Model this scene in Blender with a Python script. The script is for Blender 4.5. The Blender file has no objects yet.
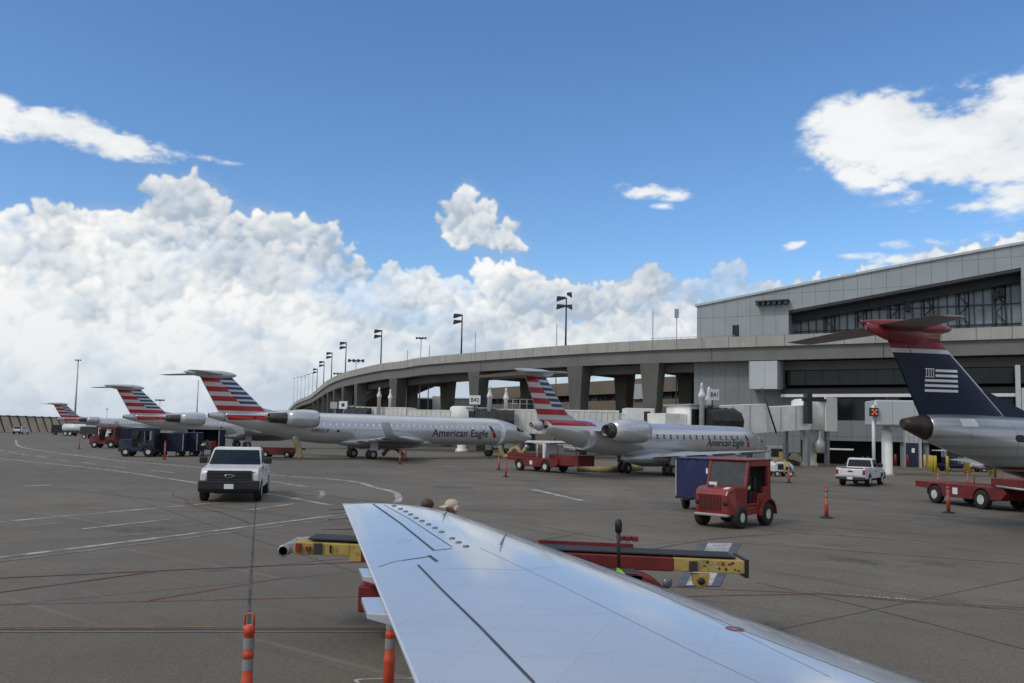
SKY_STR, CLOUD_STR, SUN_STR, SUN_ANG, EXPO = .145, 1.0, 1.1, 14, .1
import bpy, bmesh, math, random
from mathutils import Vector, Matrix
from mathutils.bvhtree import BVHTree
from math import sin, cos, pi, radians, atan2, asin, hypot
random.seed(7)
S = bpy.context.scene
COL = S.collection
V = Vector
# ------------------------------------------------------------------ camera
F = 830.0; CX, CY = 512.0, 341.5; H = 2.85
PITCH = radians(4.3); ROLL = radians(1.15)
SH = 431.5 - CY - F*math.tan(PITCH)          # remaining horizon offset goes to lens shift
fw = V((0, cos(PITCH), sin(PITCH))); r0 = V((1, 0, 0)); u0 = r0.cross(fw)
rt = r0*cos(ROLL) + u0*sin(ROLL); up = rt.cross(fw)
CAM = V((0, 0, H))
def ray(px, py):
    return fw + rt*((px-CX)/F) + up*(-(py-CY-SH)/F)
def G(px, py, z=0.0):
    d = ray(px, py); t = (z-H)/d.z
    return CAM + d*t
def atY(px, py, Y):
    d = ray(px, py); return CAM + d*(Y/d.y)
def proj(p):
    q = V(p)-CAM; k = q.dot(fw)
    return (CX+F*q.dot(rt)/k, CY+SH-F*q.dot(up)/k)
cd = bpy.data.cameras.new('camera'); cam = bpy.data.objects.new('camera', cd); COL.objects.link(cam)
cam.matrix_world = Matrix.Translation(CAM) @ Matrix((rt, up, -fw)).transposed().to_4x4()
cd.sensor_width = 36; cd.lens = 36*F/1024; cd.shift_y = SH/1024
cd.clip_start = 0.05; cd.clip_end = 20000
S.camera = cam
S.view_settings.view_transform = 'Standard'; S.view_settings.look = 'None'
S.view_settings.exposure = EXPO; S.view_settings.gamma = 1

# ------------------------------------------------------------------ node maths
class E:
    def __init__(s, nt, k): s.nt = nt; s.k = k
    def op(s, o, *a, clamp=False):
        n = s.nt.nodes.new('ShaderNodeMath'); n.operation = o; n.use_clamp = clamp
        for i, x in enumerate((s,)+a):
            if isinstance(x, E): s.nt.links.new(x.k, n.inputs[i])
            else: n.inputs[i].default_value = x
        return E(s.nt, n.outputs[0])
    def __add__(s, o): return s.op('ADD', o)
    def __sub__(s, o): return s.op('SUBTRACT', o)
    def __mul__(s, o): return s.op('MULTIPLY', o)
    def __truediv__(s, o): return s.op('DIVIDE', o)
    def __radd__(s, o): return s.op('ADD', o)
    def __rmul__(s, o): return s.op('MULTIPLY', o)
    def rsub(s, o): return (s*-1.0)+o
    def lt(s, o): return s.op('LESS_THAN', o)
    def gt(s, o): return s.op('GREATER_THAN', o)
    def fract(s): return s.op('FRACT')
    def mx(s, o): return s.op('MAXIMUM', o)
    def mn(s, o): return s.op('MINIMUM', o)
    def step(s, a, b):
        n = s.nt.nodes.new('ShaderNodeMapRange'); n.interpolation_type = 'SMOOTHSTEP'
        n.inputs[1].default_value = a; n.inputs[2].default_value = b
        s.nt.links.new(s.k, n.inputs[0]); return E(s.nt, n.outputs[0])
    def clamp(s): return s.op('ADD', 0.0, clamp=True)
def mixc(nt, f, a, b):
    n = nt.nodes.new('ShaderNodeMix'); n.data_type = 'RGBA'
    for i, x in ((0, f), (6, a), (7, b)):
        if isinstance(x, E): nt.links.new(x.k, n.inputs[i])
        elif hasattr(x, 'is_output'): nt.links.new(x, n.inputs[i])
        elif isinstance(x, (int, float)): n.inputs[i].default_value = x
        else: n.inputs[i].default_value = (*x, 1)
    return n.outputs[2]
def noise(nt, vec, scale, detail=4, rough=.55, lac=2.0, dim='3D'):
    n = nt.nodes.new('ShaderNodeTexNoise'); n.noise_dimensions = dim; n.inputs['Scale'].default_value = scale
    n.inputs['Detail'].default_value = detail; n.inputs['Roughness'].default_value = rough
    n.inputs['Lacunarity'].default_value = lac
    if vec is not None: nt.links.new(vec, n.inputs['Vector'])
    return n
def objxyz(nt):
    t = nt.nodes.new('ShaderNodeTexCoord'); s = nt.nodes.new('ShaderNodeSeparateXYZ')
    nt.links.new(t.outputs['Object'], s.inputs[0])
    return t.outputs['Object'], E(nt, s.outputs[0]), E(nt, s.outputs[1]), E(nt, s.outputs[2])
MATS = {}
def mat(name, col, rough=.5, metal=0.0, var=.12, sc=3.0, coat=0.0, bump=0.0, bsc=40.0, dirt=None, colf=None, emit=None, spec=.5):
    """plain procedural paint / stone / rubber; colf(nt, colour) may add a pattern"""
    if name in MATS: return MATS[name]
    m = bpy.data.materials.new(name); m.use_nodes = True; nt = m.node_tree
    b = nt.nodes['Principled BSDF']
    vec = nt.nodes.new('ShaderNodeTexCoord').outputs['Object']
    n = noise(nt, vec, sc, 5, .6)
    f = E(nt, n.outputs[0]).step(.3, .7)
    c = mixc(nt, f, [x*(1-var) for x in col], [min(1, x*(1+var)) for x in col])
    if dirt:
        n2 = noise(nt, vec, dirt[1], 8, .68); f2 = E(nt, n2.outputs[0]).step(.52, .72)*dirt[2]
        c = mixc(nt, f2, c, dirt[0])
    if colf: c = colf(nt, c)
    nt.links.new(c, b.inputs['Base Color'])
    b.inputs['Roughness'].default_value = rough; b.inputs['Metallic'].default_value = metal
    b.inputs['Specular IOR Level'].default_value = spec
    r = E(nt, n.outputs[0])*.16+(rough-.08); nt.links.new(r.k, b.inputs['Roughness'])
    if coat: b.inputs['Coat Weight'].default_value = coat; b.inputs['Coat Roughness'].default_value = .08
    if bump:
        n3 = noise(nt, vec, bsc, 6, .6); bp = nt.nodes.new('ShaderNodeBump')
        bp.inputs['Strength'].default_value = bump; bp.inputs['Distance'].default_value = .02
        nt.links.new(n3.outputs[0], bp.inputs['Height']); nt.links.new(bp.outputs[0], b.inputs['Normal'])
    if emit:
        b.inputs['Emission Color'].default_value = (*emit[0], 1); b.inputs['Emission Strength'].default_value = emit[1]
    MATS[name] = m; return m
def seams(px, pz, w=.03, dark=.45, ox=0, oz=0, ax='x'):
    """thin panel joints on a grid in object space"""
    def f(nt, c):
        _, x, y, z = objxyz(nt); h = x if ax == 'x' else (y if ax == 'y' else x+y)
        l = ((h+ox)/px).fract().lt(w/px)
        if pz: l = l.mx(((z+oz)/pz).fract().lt(w/pz))
        k = mixc(nt, 1.0, c, (0, 0, 0))
        n = nt.nodes.new('ShaderNodeMix'); n.data_type = 'RGBA'; n.blend_type = 'MULTIPLY'
        nt.links.new(l.k, n.inputs[0]); nt.links.new(c, n.inputs[6]); n.inputs[7].default_value = (dark, dark, dark, 1)
        return n.outputs[2]
    return f

# ------------------------------------------------------------------ mesh builder
class MB:
    def __init__(s): s.v = []; s.f = []; s.mi = []; s.sm = []; s.att = {}; s.M = Matrix.Identity(4); s.m = 0
    def add(s, vs, fs, smooth=False, att=None):
        b = len(s.v); s.v += [s.M @ V(p) for p in vs]
        for f in fs: s.f.append([i+b for i in f]); s.mi.append(s.m); s.sm.append(smooth)
        if att:
            for i, a in enumerate(att): s.att[b+i] = a
        return s
    def box(s, x0, x1, y0, y1, z0, z1):
        return s.add([(x, y, z) for z in (z0, z1) for y in (y0, y1) for x in (x0, x1)],
                     [(0, 2, 3, 1), (4, 5, 7, 6), (0, 1, 5, 4), (2, 6, 7, 3), (0, 4, 6, 2), (1, 3, 7, 5)])
    def hexa(s, p):   # 8 points: bottom ring 0-3, top ring 4-7
        return s.add(p, [(3, 2, 1, 0), (4, 5, 6, 7), (0, 1, 5, 4), (1, 2, 6, 5), (2, 3, 7, 6), (3, 0, 4, 7)])
    def loft(s, rings, cap=True, smooth=True, closed=True, att=None):
        n = len(rings[0]); vs = [p for r in rings for p in r]; fs = []
        for i in range(len(rings)-1):
            for j in range(n if closed else n-1):
                a = i*n+j; b = i*n+(j+1) % n
                fs.append((a, b, b+n, a+n))
        s.add(vs, fs, smooth, att)
        if cap and closed:
            b = len(s.v)-len(vs); k = len(rings)-1
            s.f += [[b+j for j in reversed(range(n))], [b+k*n+j for j in range(n)]]; s.mi += [s.m]*2; s.sm += [False]*2
        return s
    def tube(s, p0, p1, r0, r1=None, n=10, cap=True):
        p0 = V(p0); p1 = V(p1); r1 = r0 if r1 is None else r1
        d = (p1-p0).normalized(); a = d.orthogonal().normalized(); b = d.cross(a)
        R = [[p+(a*cos(2*pi*k/n)+b*sin(2*pi*k/n))*r for k in range(n)] for p, r in ((p0, r0), (p1, r1))]
        return s.loft(R, cap)
    def path(s, pts, r, n=8, cap=True):
        pts = [V(p) for p in pts]; R = []; a = None
        rr = r if isinstance(r, (list, tuple)) else [r]*len(pts)
        for i, p in enumerate(pts):
            d = (pts[min(i+1, len(pts)-1)]-pts[max(i-1, 0)]).normalized()
            a = d.orthogonal().normalized() if a is None else (a-d*a.dot(d)).normalized()
            b = d.cross(a); R.append([p+(a*cos(2*pi*k/n)+b*sin(2*pi*k/n))*rr[i] for k in range(n)])
        return s.loft(R, cap)
    def lathe(s, prof, c, ax, n=20, cap=True):   # prof: (radius, distance along axis)
        c = V(c); d = V(ax).normalized(); a = d.orthogonal().normalized(); b = d.cross(a)
        return s.loft([[c+d*t+(a*cos(2*pi*k/n)+b*sin(2*pi*k/n))*r for k in range(n)] for r, t in prof], cap)
    def prism(s, poly, a, b, ax='y'):   # polygon in the plane across ax
        def P(p, t): return (p[0], t, p[1]) if ax == 'y' else ((p[0], p[1], t) if ax == 'z' else (t, p[0], p[1]))
        n = len(poly); vs = [P(p, a) for p in poly]+[P(p, b) for p in poly]
        fs = [tuple(range(n)), tuple(reversed(range(n, 2*n)))]+[(i, i+n, (i+1) % n+n, (i+1) % n) for i in range(n)]
        return s.add(vs, fs)
    def ball(s, c, r, n=12, m=8, sc=(1, 1, 1)):
        c = V(c); rings = []
        for i in range(m+1):
            t = pi*i/m; q = max(sin(t), .02)
            rings.append([c+V((sc[0]*r*q*cos(2*pi*k/n), sc[1]*r*q*sin(2*pi*k/n), -sc[2]*r*cos(t))) for k in range(n)])
        return s.loft(rings)
    def foil(s, secs, n=9, camber=0.0):
        """secs: (leading edge, trailing edge, normal, thickness); att = 1 at the leading edge"""
        us = [.5*(1-cos(pi*i/n)) for i in range(n+1)]
        def th(u): return 5*(.2969*u**.5-.126*u-.3516*u*u+.2843*u**3-.1036*u**4)
        R = []; A = []
        for le, te, nm, t in secs:
            le, te, nm = V(le), V(te), V(nm); c = (te-le).length
            ring = []
            for u in reversed(us): ring.append(le.lerp(te, u)+nm*((th(u)*t+camber*4*u*(1-u))*c)); A.append(1-u)
            for u in us[1:-1]: ring.append(le.lerp(te, u)+nm*((-th(u)*t+camber*4*u*(1-u))*c)); A.append(1-u)
            R.append(ring)
        return s.loft(R, att=A)
    def build(s, name, mats, parent=None, bevel=0, label=None, seg=2):
        me = bpy.data.meshes.new(name); me.from_pydata([tuple(p) for p in s.v], [], s.f)
        for i, p in enumerate(me.polygons): p.material_index = s.mi[i]; p.use_smooth = s.sm[i]
        if not isinstance(mats, (list, tuple)): mats = [mats]
        for m in mats: me.materials.append(m)
        if s.att:
            a = me.attributes.new('chord', 'FLOAT', 'POINT')
            for i, x in s.att.items(): a.data[i].value = x
        bm = bmesh.new(); bm.from_mesh(me); bmesh.ops.recalc_face_normals(bm, faces=bm.faces); bm.to_mesh(me); bm.free()
        o = bpy.data.objects.new(name, me); COL.objects.link(o)
        if parent: o.parent = parent
        if label: o['label'] = label
        if bevel:
            b = o.modifiers.new('bevel', 'BEVEL'); b.width = bevel; b.segments = seg; b.limit_method = 'ANGLE'; b.angle_limit = radians(35)
        return o
def tag(o, label, cat, group=None):
    o['label'] = label; o['category'] = cat
    if group: o['group'] = group
    return o
def thing(name, label, cat, loc=(0, 0, 0), rz=0, group=None, sc=1.0):
    o = bpy.data.objects.new(name, None); COL.objects.link(o)
    o.location = loc; o.rotation_euler = (0, 0, rz); o.scale = (sc, sc, sc); o.empty_display_size = .3
    return tag(o, label, cat, group)
def kids(o): return [c for c in bpy.data.objects if c.parent == o]
def copy_tree(o, parent=None, skip=()):
    c = o.copy(); COL.objects.link(c); c.parent = parent
    for k in kids(o):
        if k.name.split('.')[0] not in skip: copy_tree(k, c, skip)
    return c
def dup(o, label, loc, rz, skip=(), group=None):
    c = copy_tree(o, None, skip); c.location = loc; c.rotation_euler = (0, 0, rz); c['label'] = label
    if group: c['group'] = group
    return c
def struct(o): o['kind'] = 'structure'; return o
_dg = None
def textmesh(txt, size, shear=0.0, space=1.0):
    """verts / faces of a line of lettering, baseline at the origin"""
    c = bpy.data.curves.new('t', 'FONT'); c.body = txt; c.size = size; c.shear = shear; c.space_character = space
    c.resolution_u = 3; c.offset = size*.012
    o = bpy.data.objects.new('t', c); COL.objects.link(o)
    dg = bpy.context.evaluated_depsgraph_get(); me = bpy.data.meshes.new_from_object(o.evaluated_get(dg))
    bm = bmesh.new(); bm.from_mesh(me)
    for k in range(-2, 9):
        bmesh.ops.bisect_plane(bm, geom=bm.verts[:]+bm.edges[:]+bm.faces[:], plane_co=(0, size*.1*k+.0007, 0), plane_no=(0, 1, 0))
    bm.to_mesh(me); bm.free()
    vs = [V(v.co) for v in me.vertices]; fs = [list(p.vertices) for p in me.polygons]
    bpy.data.objects.remove(o); bpy.data.curves.remove(c); bpy.data.meshes.remove(me)
    w = max(v.x for v in vs)
    return vs, fs, w
def label_plate(name, txt, size, fn, m, parent, center=True):
    vs, fs, w = textmesh(txt, size)
    mb = MB(); mb.add([fn(v.x-(w/2 if center else 0), v.y) for v in vs], fs); return mb.build(name, m, parent)
# ------------------------------------------------------------------ sky, clouds and sun
import numpy as np
SUN_EL, SUN_AZ = radians(46), radians(-128)       # azimuth from +Y towards +X: high, behind the camera to the left
def dirpx(x, y):
    d = ray(x, y).normalized(); return atan2(d.x, d.y), asin(d.z)
# cumulus grown from many overlapping puffs, computed here as a map over azimuth and elevation
AZ0, AZ1, EL0, EL1 = radians(-50), radians(50), radians(-3), radians(36)
CW, CH = 2000, 780
PXR = CW/(AZ1-AZ0)                                  # map pixels per radian
rng = np.random.default_rng(11)
def fbm(h, w, cell, octv=5, gain=.55, ax=1.0, seed=0):
    r = np.random.default_rng(seed); out = np.zeros((h, w)); amp = 1.0; tot = 0
    for o in range(octv):
        gy = max(2, int(h/cell)+3); gx = max(2, int(w/(cell*ax))+3); g = r.random((gy+1, gx+1))
        y = np.arange(h)/cell; x = np.arange(w)/(cell*ax); yi = y.astype(int); xi = x.astype(int)
        fy = (y-yi); fx = (x-xi); fy = (fy*fy*(3-2*fy))[:, None]; fx = (fx*fx*(3-2*fx))[None, :]
        yi = np.minimum(yi, gy-1); xi = np.minimum(xi, gx-1)
        a = g[np.ix_(yi, xi)]; b = g[np.ix_(yi, xi+1)]; c = g[np.ix_(yi+1, xi)]; d = g[np.ix_(yi+1, xi+1)]
        out += amp*((a*(1-fx)+b*fx)*(1-fy)+(c*(1-fx)+d*fx)*fy); tot += amp; amp *= gain; cell = max(1.0, cell/2.05)
    return out/tot
def mp(x, y):                                       # photo position -> map position (row 0 at the bottom)
    a, e = dirpx(x, y); return (a-AZ0)*PXR, (e-EL0)*PXR
KS = PXR/F
zb = np.full((CH, CW), -1e9); lumb = np.zeros((CH, CW)); cov = np.zeros((CH, CW))
LD = np.array((-.30, .74, .60)); LD /= np.linalg.norm(LD)
def puff(cx, cy, r, z, tone):
    x0, x1, y0, y1 = int(cx-r-1), int(cx+r+2), int(cy-r-1), int(cy+r+2)
    x0, y0, x1, y1 = max(x0, 0), max(y0, 0), min(x1, CW), min(y1, CH)
    if x0 >= x1 or y0 >= y1: return
    X = (np.arange(x0, x1)-cx)[None, :]/r; Y = (np.arange(y0, y1)-cy)[:, None]/r
    d2 = X*X+Y*Y; m = d2 < 1; nz = np.sqrt(np.maximum(0, 1-d2)); zz = z+r*nz*.8
    s = tone+(X*LD[0]+Y*LD[1]+nz*LD[2])*.34
    sub = zb[y0:y1, x0:x1]; k = m & (zz > sub); sub[k] = zz[k]
    l = lumb[y0:y1, x0:x1]; w = np.clip((1-d2)*3, 0, 1); l[k] = (l*(1-w)+s*w)[k] if False else np.where(cov[y0:y1, x0:x1] > .05, l*(1-w)+s*w, s)[k]
    c = cov[y0:y1, x0:x1]; np.maximum(c, np.where(m, np.clip((1-d2)*1.7, 0, 1), 0), out=c)
# (x, y, rx, ry) of the cloud masses, in photo units
BANK = [(185,205,34,22),(165,190,20,12),(212,214,26,14),(128,232,40,18),(70,222,32,14),(20,226,40,14),(268,232,40,16),(300,240,44,18),(325,262,40,18),(345,272,26,12),
        (90,250,62,22),(30,250,60,20),(222,268,40,20),(196,232,36,22),(165,238,30,16),(90,275,60,24),(10,285,60,22),(150,285,70,28),(270,278,70,28),(-60,260,70,36),
        (60,320,90,30),(170,325,90,30),(280,322,90,30),(360,318,60,22),(-40,330,90,40),
        (410,282,30,16),(400,296,46,20),(450,300,48,18),(505,284,36,20),(520,300,50,20),(560,300,36,18),(470,330,90,22),
        (640,292,34,20),(610,305,50,18),(690,300,44,18),(735,285,24,18),(740,300,40,18),(670,325,90,22),(800,300,60,14),(815,284,24,6),
        (905,268,30,10),(950,262,40,12),(1010,262,50,14),(1000,285,90,24),(880,290,60,18),(1090,270,80,30),
        (466,214,26,20),(460,200,14,12),(478,230,38,18),(455,240,22,11),(500,243,28,10),
        (100,372,170,34),(300,365,150,34),(480,360,120,26),(650,350,140,24),(-100,380,160,60),(1150,320,120,40),(850,330,160,30)]
puffs_ = []
for bi, (x, y, rx, ry) in enumerate(BANK):
    cx, cy = mp(x, y); rx *= KS; ry *= KS; base = -y*.9
    n = int(10+rx*ry/38)
    for _ in range(n):
        a = rng.random()*2*pi; q = rng.random()**.55; px_ = cx+rx*q*cos(a); py_2 = cy+ry*q*sin(a)
        r = min(rx, ry)*rng.uniform(.34, .70)*(1.15-.5*q)
        tone = .50+.20*((py_2-cy)/ry)*.6+rng.normal()*.025
        z = -py_2*.55+rng.normal()*5
        puffs_.append((z, px_, py_2, r, tone))
        for _ in range(4):
            b = rng.uniform(-.5, pi+.5); k = rng.uniform(.5, .95); r2 = r*rng.uniform(.3, .55)
            puffs_.append((z+r*.35, px_+r*k*cos(b), py_2+r*k*sin(b), r2, tone+.05*sin(b)+rng.normal()*.03))
puffs_.sort(key=lambda p: p[0])
for z, a, b, r, t in puffs_: puff(a, b, r, z, t)
def blur(A, n):
    for _ in range(n):
        A = (np.roll(A, 1, 0)+A*2+np.roll(A, -1, 0))/4; A = (np.roll(A, 1, 1)+A*2+np.roll(A, -1, 1))/4
    return A
YY, XX = np.mgrid[0:CH, 0:CW]
w1 = fbm(CH, CW, 22, 6, .62, 1.0, 3)-.5; w2 = fbm(CH, CW, 22, 6, .62, 1.0, 4)-.5
xi = np.clip((XX+w1*30).astype(int), 0, CW-1); yi = np.clip((YY+w2*26).astype(int), 0, CH-1)
lumb = blur(lumb, 1)[yi, xi]; cov = cov[yi, xi]
n1 = fbm(CH, CW, 60, 6, .55, 1.3, 5)-.5; n2 = fbm(CH, CW, 14, 5, .6, 1.0, 6)-.5
al = np.clip((cov+(n2*.8+n1*.6)*np.clip(cov*5, 0, 1)-.08)*1.15, 0, 1); al = al*al*(3-2*al)
big = fbm(CH, CW, 150, 4, .5, 1.6, 9)-.5
eld = np.degrees(EL0)+YY/CH*np.degrees(EL1-EL0)
soft = blur(lumb, 16); low = np.clip((9.0-eld)/9.0, 0, 1)
def norm(A):
    q = A[cov > .4]; a, b = np.percentile(q, 8), np.percentile(q, 92); return (A-a)/(b-a)
rim = np.clip((blur(blur(cov, 30)[::2, ::2], 20).repeat(2, 0).repeat(2, 1)-.30)/.68, 0, 1)                      # 0 at the sunlit outer rim, 1 deep inside the mass
lum = norm(blur(lumb, 1))*.40+norm(soft)*.42+.36-rim*.46+n1*1.05+n2*.08+big*1.2
lum = np.clip(lum, 0, 1); lum = lum*(1-low*.5)+np.clip(.26+n1*1.0+big*1.1, 0, 1)*low*.5
gap = np.clip((fbm(CH, CW, 85, 5, .55, 1.5, 33)-.57)*7, 0, 1)*np.clip((eld-5)/3, 0, 1)*np.clip((cov-.2)*2, 0, 1)
al = al*(1-gap*.42)                                             # thin places where blue shows through
al = np.maximum(al, np.clip((5.5+n1*6-eld)/2.5, 0, 1))          # the bank closes up towards the horizon
veil = blur(blur(al, 6)[::3, ::3], 14).repeat(3, 0).repeat(3, 1)[:CH, :CW]          # faint vapour round the edges
al = blur(al, 2); al = np.maximum(al, np.clip(veil*1.3-.12+n1*1.2+n2*.5, 0, 1)*.42*np.clip(veil*4, 0, 1))
# thin fibrous cloud
WISP = [(60,132,44,13,1),(100,143,62,14,1),(150,153,40,9,.8),(30,122,32,10,.6),(205,157,34,3.5,.5),(10,110,14,14,.5),(10,128,26,9,.5),
        (880,118,62,24,1),(930,128,90,34,1),(1010,135,120,44,1.1),(905,150,60,30,.9),(970,165,80,30,.9),(1000,190,70,26,.8),(865,140,36,26,.7),(960,96,60,4,.45),(985,103,34,3.5,.4),(895,180,30,10,.3),(975,212,30,10,.5),(905,205,34,6,.3),
        (650,189,34,9,.75),(632,190,18,8,.5),(672,196,18,6,.5),(662,208,12,4,.3),(793,245,12,4,.6),(870,257,20,3.5,.6),(772,176,24,8,.28),(812,172,16,3,.25),(370,246,34,3,.35),(408,246,18,4,.4),(230,235,26,5,.3),(330,225,30,3,.2),(960,240,70,5,.5),(900,258,40,5,.4)]
wf = np.zeros((CH, CW))
wx = fbm(CH, CW, 70, 4, .55, 1.8, 21)-.5; wy = fbm(CH, CW, 60, 4, .55, 1.8, 22)-.5
for x, y, rx, ry, k in WISP:
    rx *= 1.12; ry *= 1.12
    cx, cy = mp(x, y); d = np.sqrt(((XX-cx+wx*50)/(rx*KS*1.25))**2+((YY-cy+wy*26)/(ry*KS*1.25))**2)
    wf = np.maximum(wf, k*np.clip(1-d, 0, 1)**.8)+.25*k*np.clip(1-d, 0, 1)*np.minimum(wf, 1)
f1 = fbm(CH, CW, 46, 7, .62, 2.4, 23); f2 = fbm(CH, CW, 10, 4, .6, 1.6, 24)
wa = np.clip((wf*1.7+(f1-.5)*4.2*np.clip(wf*3, 0, 1)+(f2-.5)*1.1*np.clip(wf*3, 0, 1)-.30)*.85, 0, 1)
wa = wa*wa*(3-2*wa)*.93; wl = np.clip(.72+(f1-.5)*1.2+wf*.15, 0, 1)
lo_, hi_ = np.array((.40, .475, .565)), np.array((.90, .90, .885))
colc = lo_+(hi_-lo_)*lum[..., None]; colw = lo_+(hi_-lo_)*wl[..., None]
haze = (np.clip((9-eld)/10, 0, 1)*.6)[..., None]; colc = colc*(1-haze)+np.array((.56, .64, .735))*haze
A_ = al+wa*(1-al); colr = (colc*al[..., None]+colw*(wa*(1-al))[..., None])/np.maximum(A_, 1e-4)[..., None]
cimg = bpy.data.images.new('cloud_map', CW, CH, alpha=True, float_buffer=True); cimg.colorspace_settings.name = 'Non-Color'; cimg.alpha_mode = 'CHANNEL_PACKED'
cimg.pixels.foreach_set(np.dstack((colr, A_)).astype(np.float32).ravel()); cimg.update(); cimg.pack()

W = bpy.data.worlds.new('World'); S.world = W; W.use_nodes = True
nt = W.node_tree; nt.nodes.clear()
out = nt.nodes.new('ShaderNodeOutputWorld')
sky = nt.nodes.new('ShaderNodeTexSky'); sky.sky_type = 'NISHITA'; sky.sun_disc = False
sky.sun_elevation = SUN_EL; sky.sun_rotation = SUN_AZ; sky.altitude = 200
sky.air_density = 1.0; sky.dust_density = .4; sky.ozone_density = 4.5
bg = nt.nodes.new('ShaderNodeBackground'); bg.inputs[1].default_value = SKY_STR
hs = nt.nodes.new('ShaderNodeHueSaturation'); hs.inputs['Saturation'].default_value = 1.12; nt.links.new(sky.outputs[0], hs.inputs['Color']); nt.links.new(hs.outputs[0], bg.inputs[0])
tc = nt.nodes.new('ShaderNodeTexCoord'); sp = nt.nodes.new('ShaderNodeSeparateXYZ'); nt.links.new(tc.outputs['Generated'], sp.inputs[0])
dx, dy, dz = (E(nt, sp.outputs[i]) for i in range(3))
az = dx.op('ARCTAN2', dy); el = dz.op('ARCSINE')
def comb(a, b, c=0.0):
    n = nt.nodes.new('ShaderNodeCombineXYZ')
    for i, x in enumerate((a, b, c)):
        if isinstance(x, E): nt.links.new(x.k, n.inputs[i])
        else: n.inputs[i].default_value = x
    return n.outputs[0]
ti = nt.nodes.new('ShaderNodeTexImage'); ti.image = cimg; ti.extension = 'EXTEND'; ti.interpolation = 'Cubic'
uu = (az-AZ0)/(AZ1-AZ0); vv = (el-EL0)/(EL1-EL0); nt.links.new(comb(uu, vv), ti.inputs[0])
inside = uu.step(0.0, .05)*(uu.step(1.0, .95))*(vv.step(1.0, .9))
# cloud over the rest of the sky: broken overhead, grey undersides behind the camera, unseen and darkened to dim the front light
gn = noise(nt, comb(dx*1.6, dy*1.6, dz*3.2), 1.6, 6, .55)
g = E(nt, gn.outputs[0])
ga = ((g-.41)*2.2).mx(el*-3.2+.24+(g-.5)*1.6).step(-.03, .2)
rear = dy.step(.55, -.15)
gc = mixc(nt, g.step(.35, .7), (.50, .55, .62), (.90, .90, .89)); gc = mixc(nt, rear*.6, gc, (.40, .405, .41))
cc = mixc(nt, inside, gc, ti.outputs[0])
al_ = (E(nt, ti.outputs[1])*inside).mx(ga*(inside.rsub(1.0)))
cb = nt.nodes.new('ShaderNodeBackground'); nt.links.new(cc, cb.inputs[0]); cb.inputs[1].default_value = CLOUD_STR
ms = nt.nodes.new('ShaderNodeMixShader'); nt.links.new(al_.k, ms.inputs[0]); nt.links.new(bg.outputs[0], ms.inputs[1]); nt.links.new(cb.outputs[0], ms.inputs[2])
nt.links.new(ms.outputs[0], out.inputs[0])
W.cycles.sampling_method = 'MANUAL'; W.cycles.sample_map_resolution = 512
sl = bpy.data.lights.new('sun', 'SUN'); sl.energy = SUN_STR; sl.angle = radians(SUN_ANG); sl.color = (1, .95, .88)
so = bpy.data.objects.new('sun', sl); COL.objects.link(so)
sd = V((sin(SUN_AZ)*cos(SUN_EL), cos(SUN_AZ)*cos(SUN_EL), sin(SUN_EL)))
so.rotation_euler = sd.to_track_quat('Z', 'Y').to_euler(); so.location = (0, -20, 60)
# ------------------------------------------------------------------ materials
white = mat('white_paint', (.72, .73, .74), .35, var=.06, dirt=((.35, .33, .3), 1.2, .25), coat=.3)
offwh = mat('bridge_white', (.84, .84, .80), .5, var=.08, sc=.8, dirt=((.3, .28, .25), .5, .35))
ribbed = mat('ribbed_white', (.72, .72, .67), .5, var=.08, sc=.6, dirt=((.3, .28, .25), .5, .3))
red = mat('red_paint', (.235, .022, .018), .42, var=.22, sc=2.5, dirt=((.12, .05, .04), 2.0, .5), coat=.25)
darkred = mat('dark_red_paint', (.165, .016, .016), .5, var=.2, sc=2.5, dirt=((.08, .04, .035), 2.0, .55))
orange = mat('orange_plastic', (.62, .085, .035), .45, var=.15, sc=6, dirt=((.25, .06, .04), 5, .4))
yellow = mat('yellow_paint', (.44, .31, .08), .55, var=.2, sc=4, dirt=((.16, .11, .06), 6.0, .85))
bollardy = mat('bollard_yellow', (.58, .45, .06), .55, var=.15, sc=3, dirt=((.2, .15, .06), 3, .5))
navyk = mat('navy_curtain', (.008, .011, .035), .7, var=.3, sc=2)
navy = mat('navy_paint', (.010, .016, .05), .4, var=.2, sc=2, coat=.2)
bluec = mat('blue_curtain', (.016, .024, .10), .7, var=.25, sc=1.5, dirt=((.05, .06, .12), 1.5, .5), bump=.3, bsc=6)
rubber = mat('rubber', (.018, .018, .019), .8, var=.3, sc=8)
black = mat('black_plastic', (.014, .014, .016), .5, var=.2)
belt = mat('belt_rubber', (.02, .021, .026), .7, var=.3, sc=5)
steel = mat('grey_steel', (.35, .36, .37), .4, .6, var=.15)
zinc = mat('galvanised', (.42, .43, .43), .45, .5, var=.2, sc=5)
dkmetal = mat('dark_metal', (.05, .052, .055), .5, .3, var=.25)
glass = mat('dark_glass', (.012, .016, .02), .08, 0, var=.1, spec=.5)
glass2 = mat('tinted_glazing', (.012, .015, .019), .12, 0, var=.15, sc=.1, spec=.35)
rim_m = mat('rim_white', (.62, .62, .60), .45, .1, var=.15)
chrome = mat('polished_metal', (.75, .76, .78), .18, 1.0, var=.06)
lamp_red = mat('tail_lamp', (.35, .01, .01), .25, var=.1)
lamp_clear = mat('headlamp', (.20, .22, .24), .12, .5, var=.05)
concrete = mat('concrete', (.31, .305, .285), .85, var=.12, sc=.35, dirt=((.16, .155, .145), .25, .45), bump=.15, bsc=12)
pierc = mat('pier_concrete', (.125, .121, .112), .9, var=.14, sc=.4, dirt=((.12, .118, .11), .3, .55), bump=.15, bsc=10)  # darkened well below the parapet colour to carry the shadow beneath the road
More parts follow.
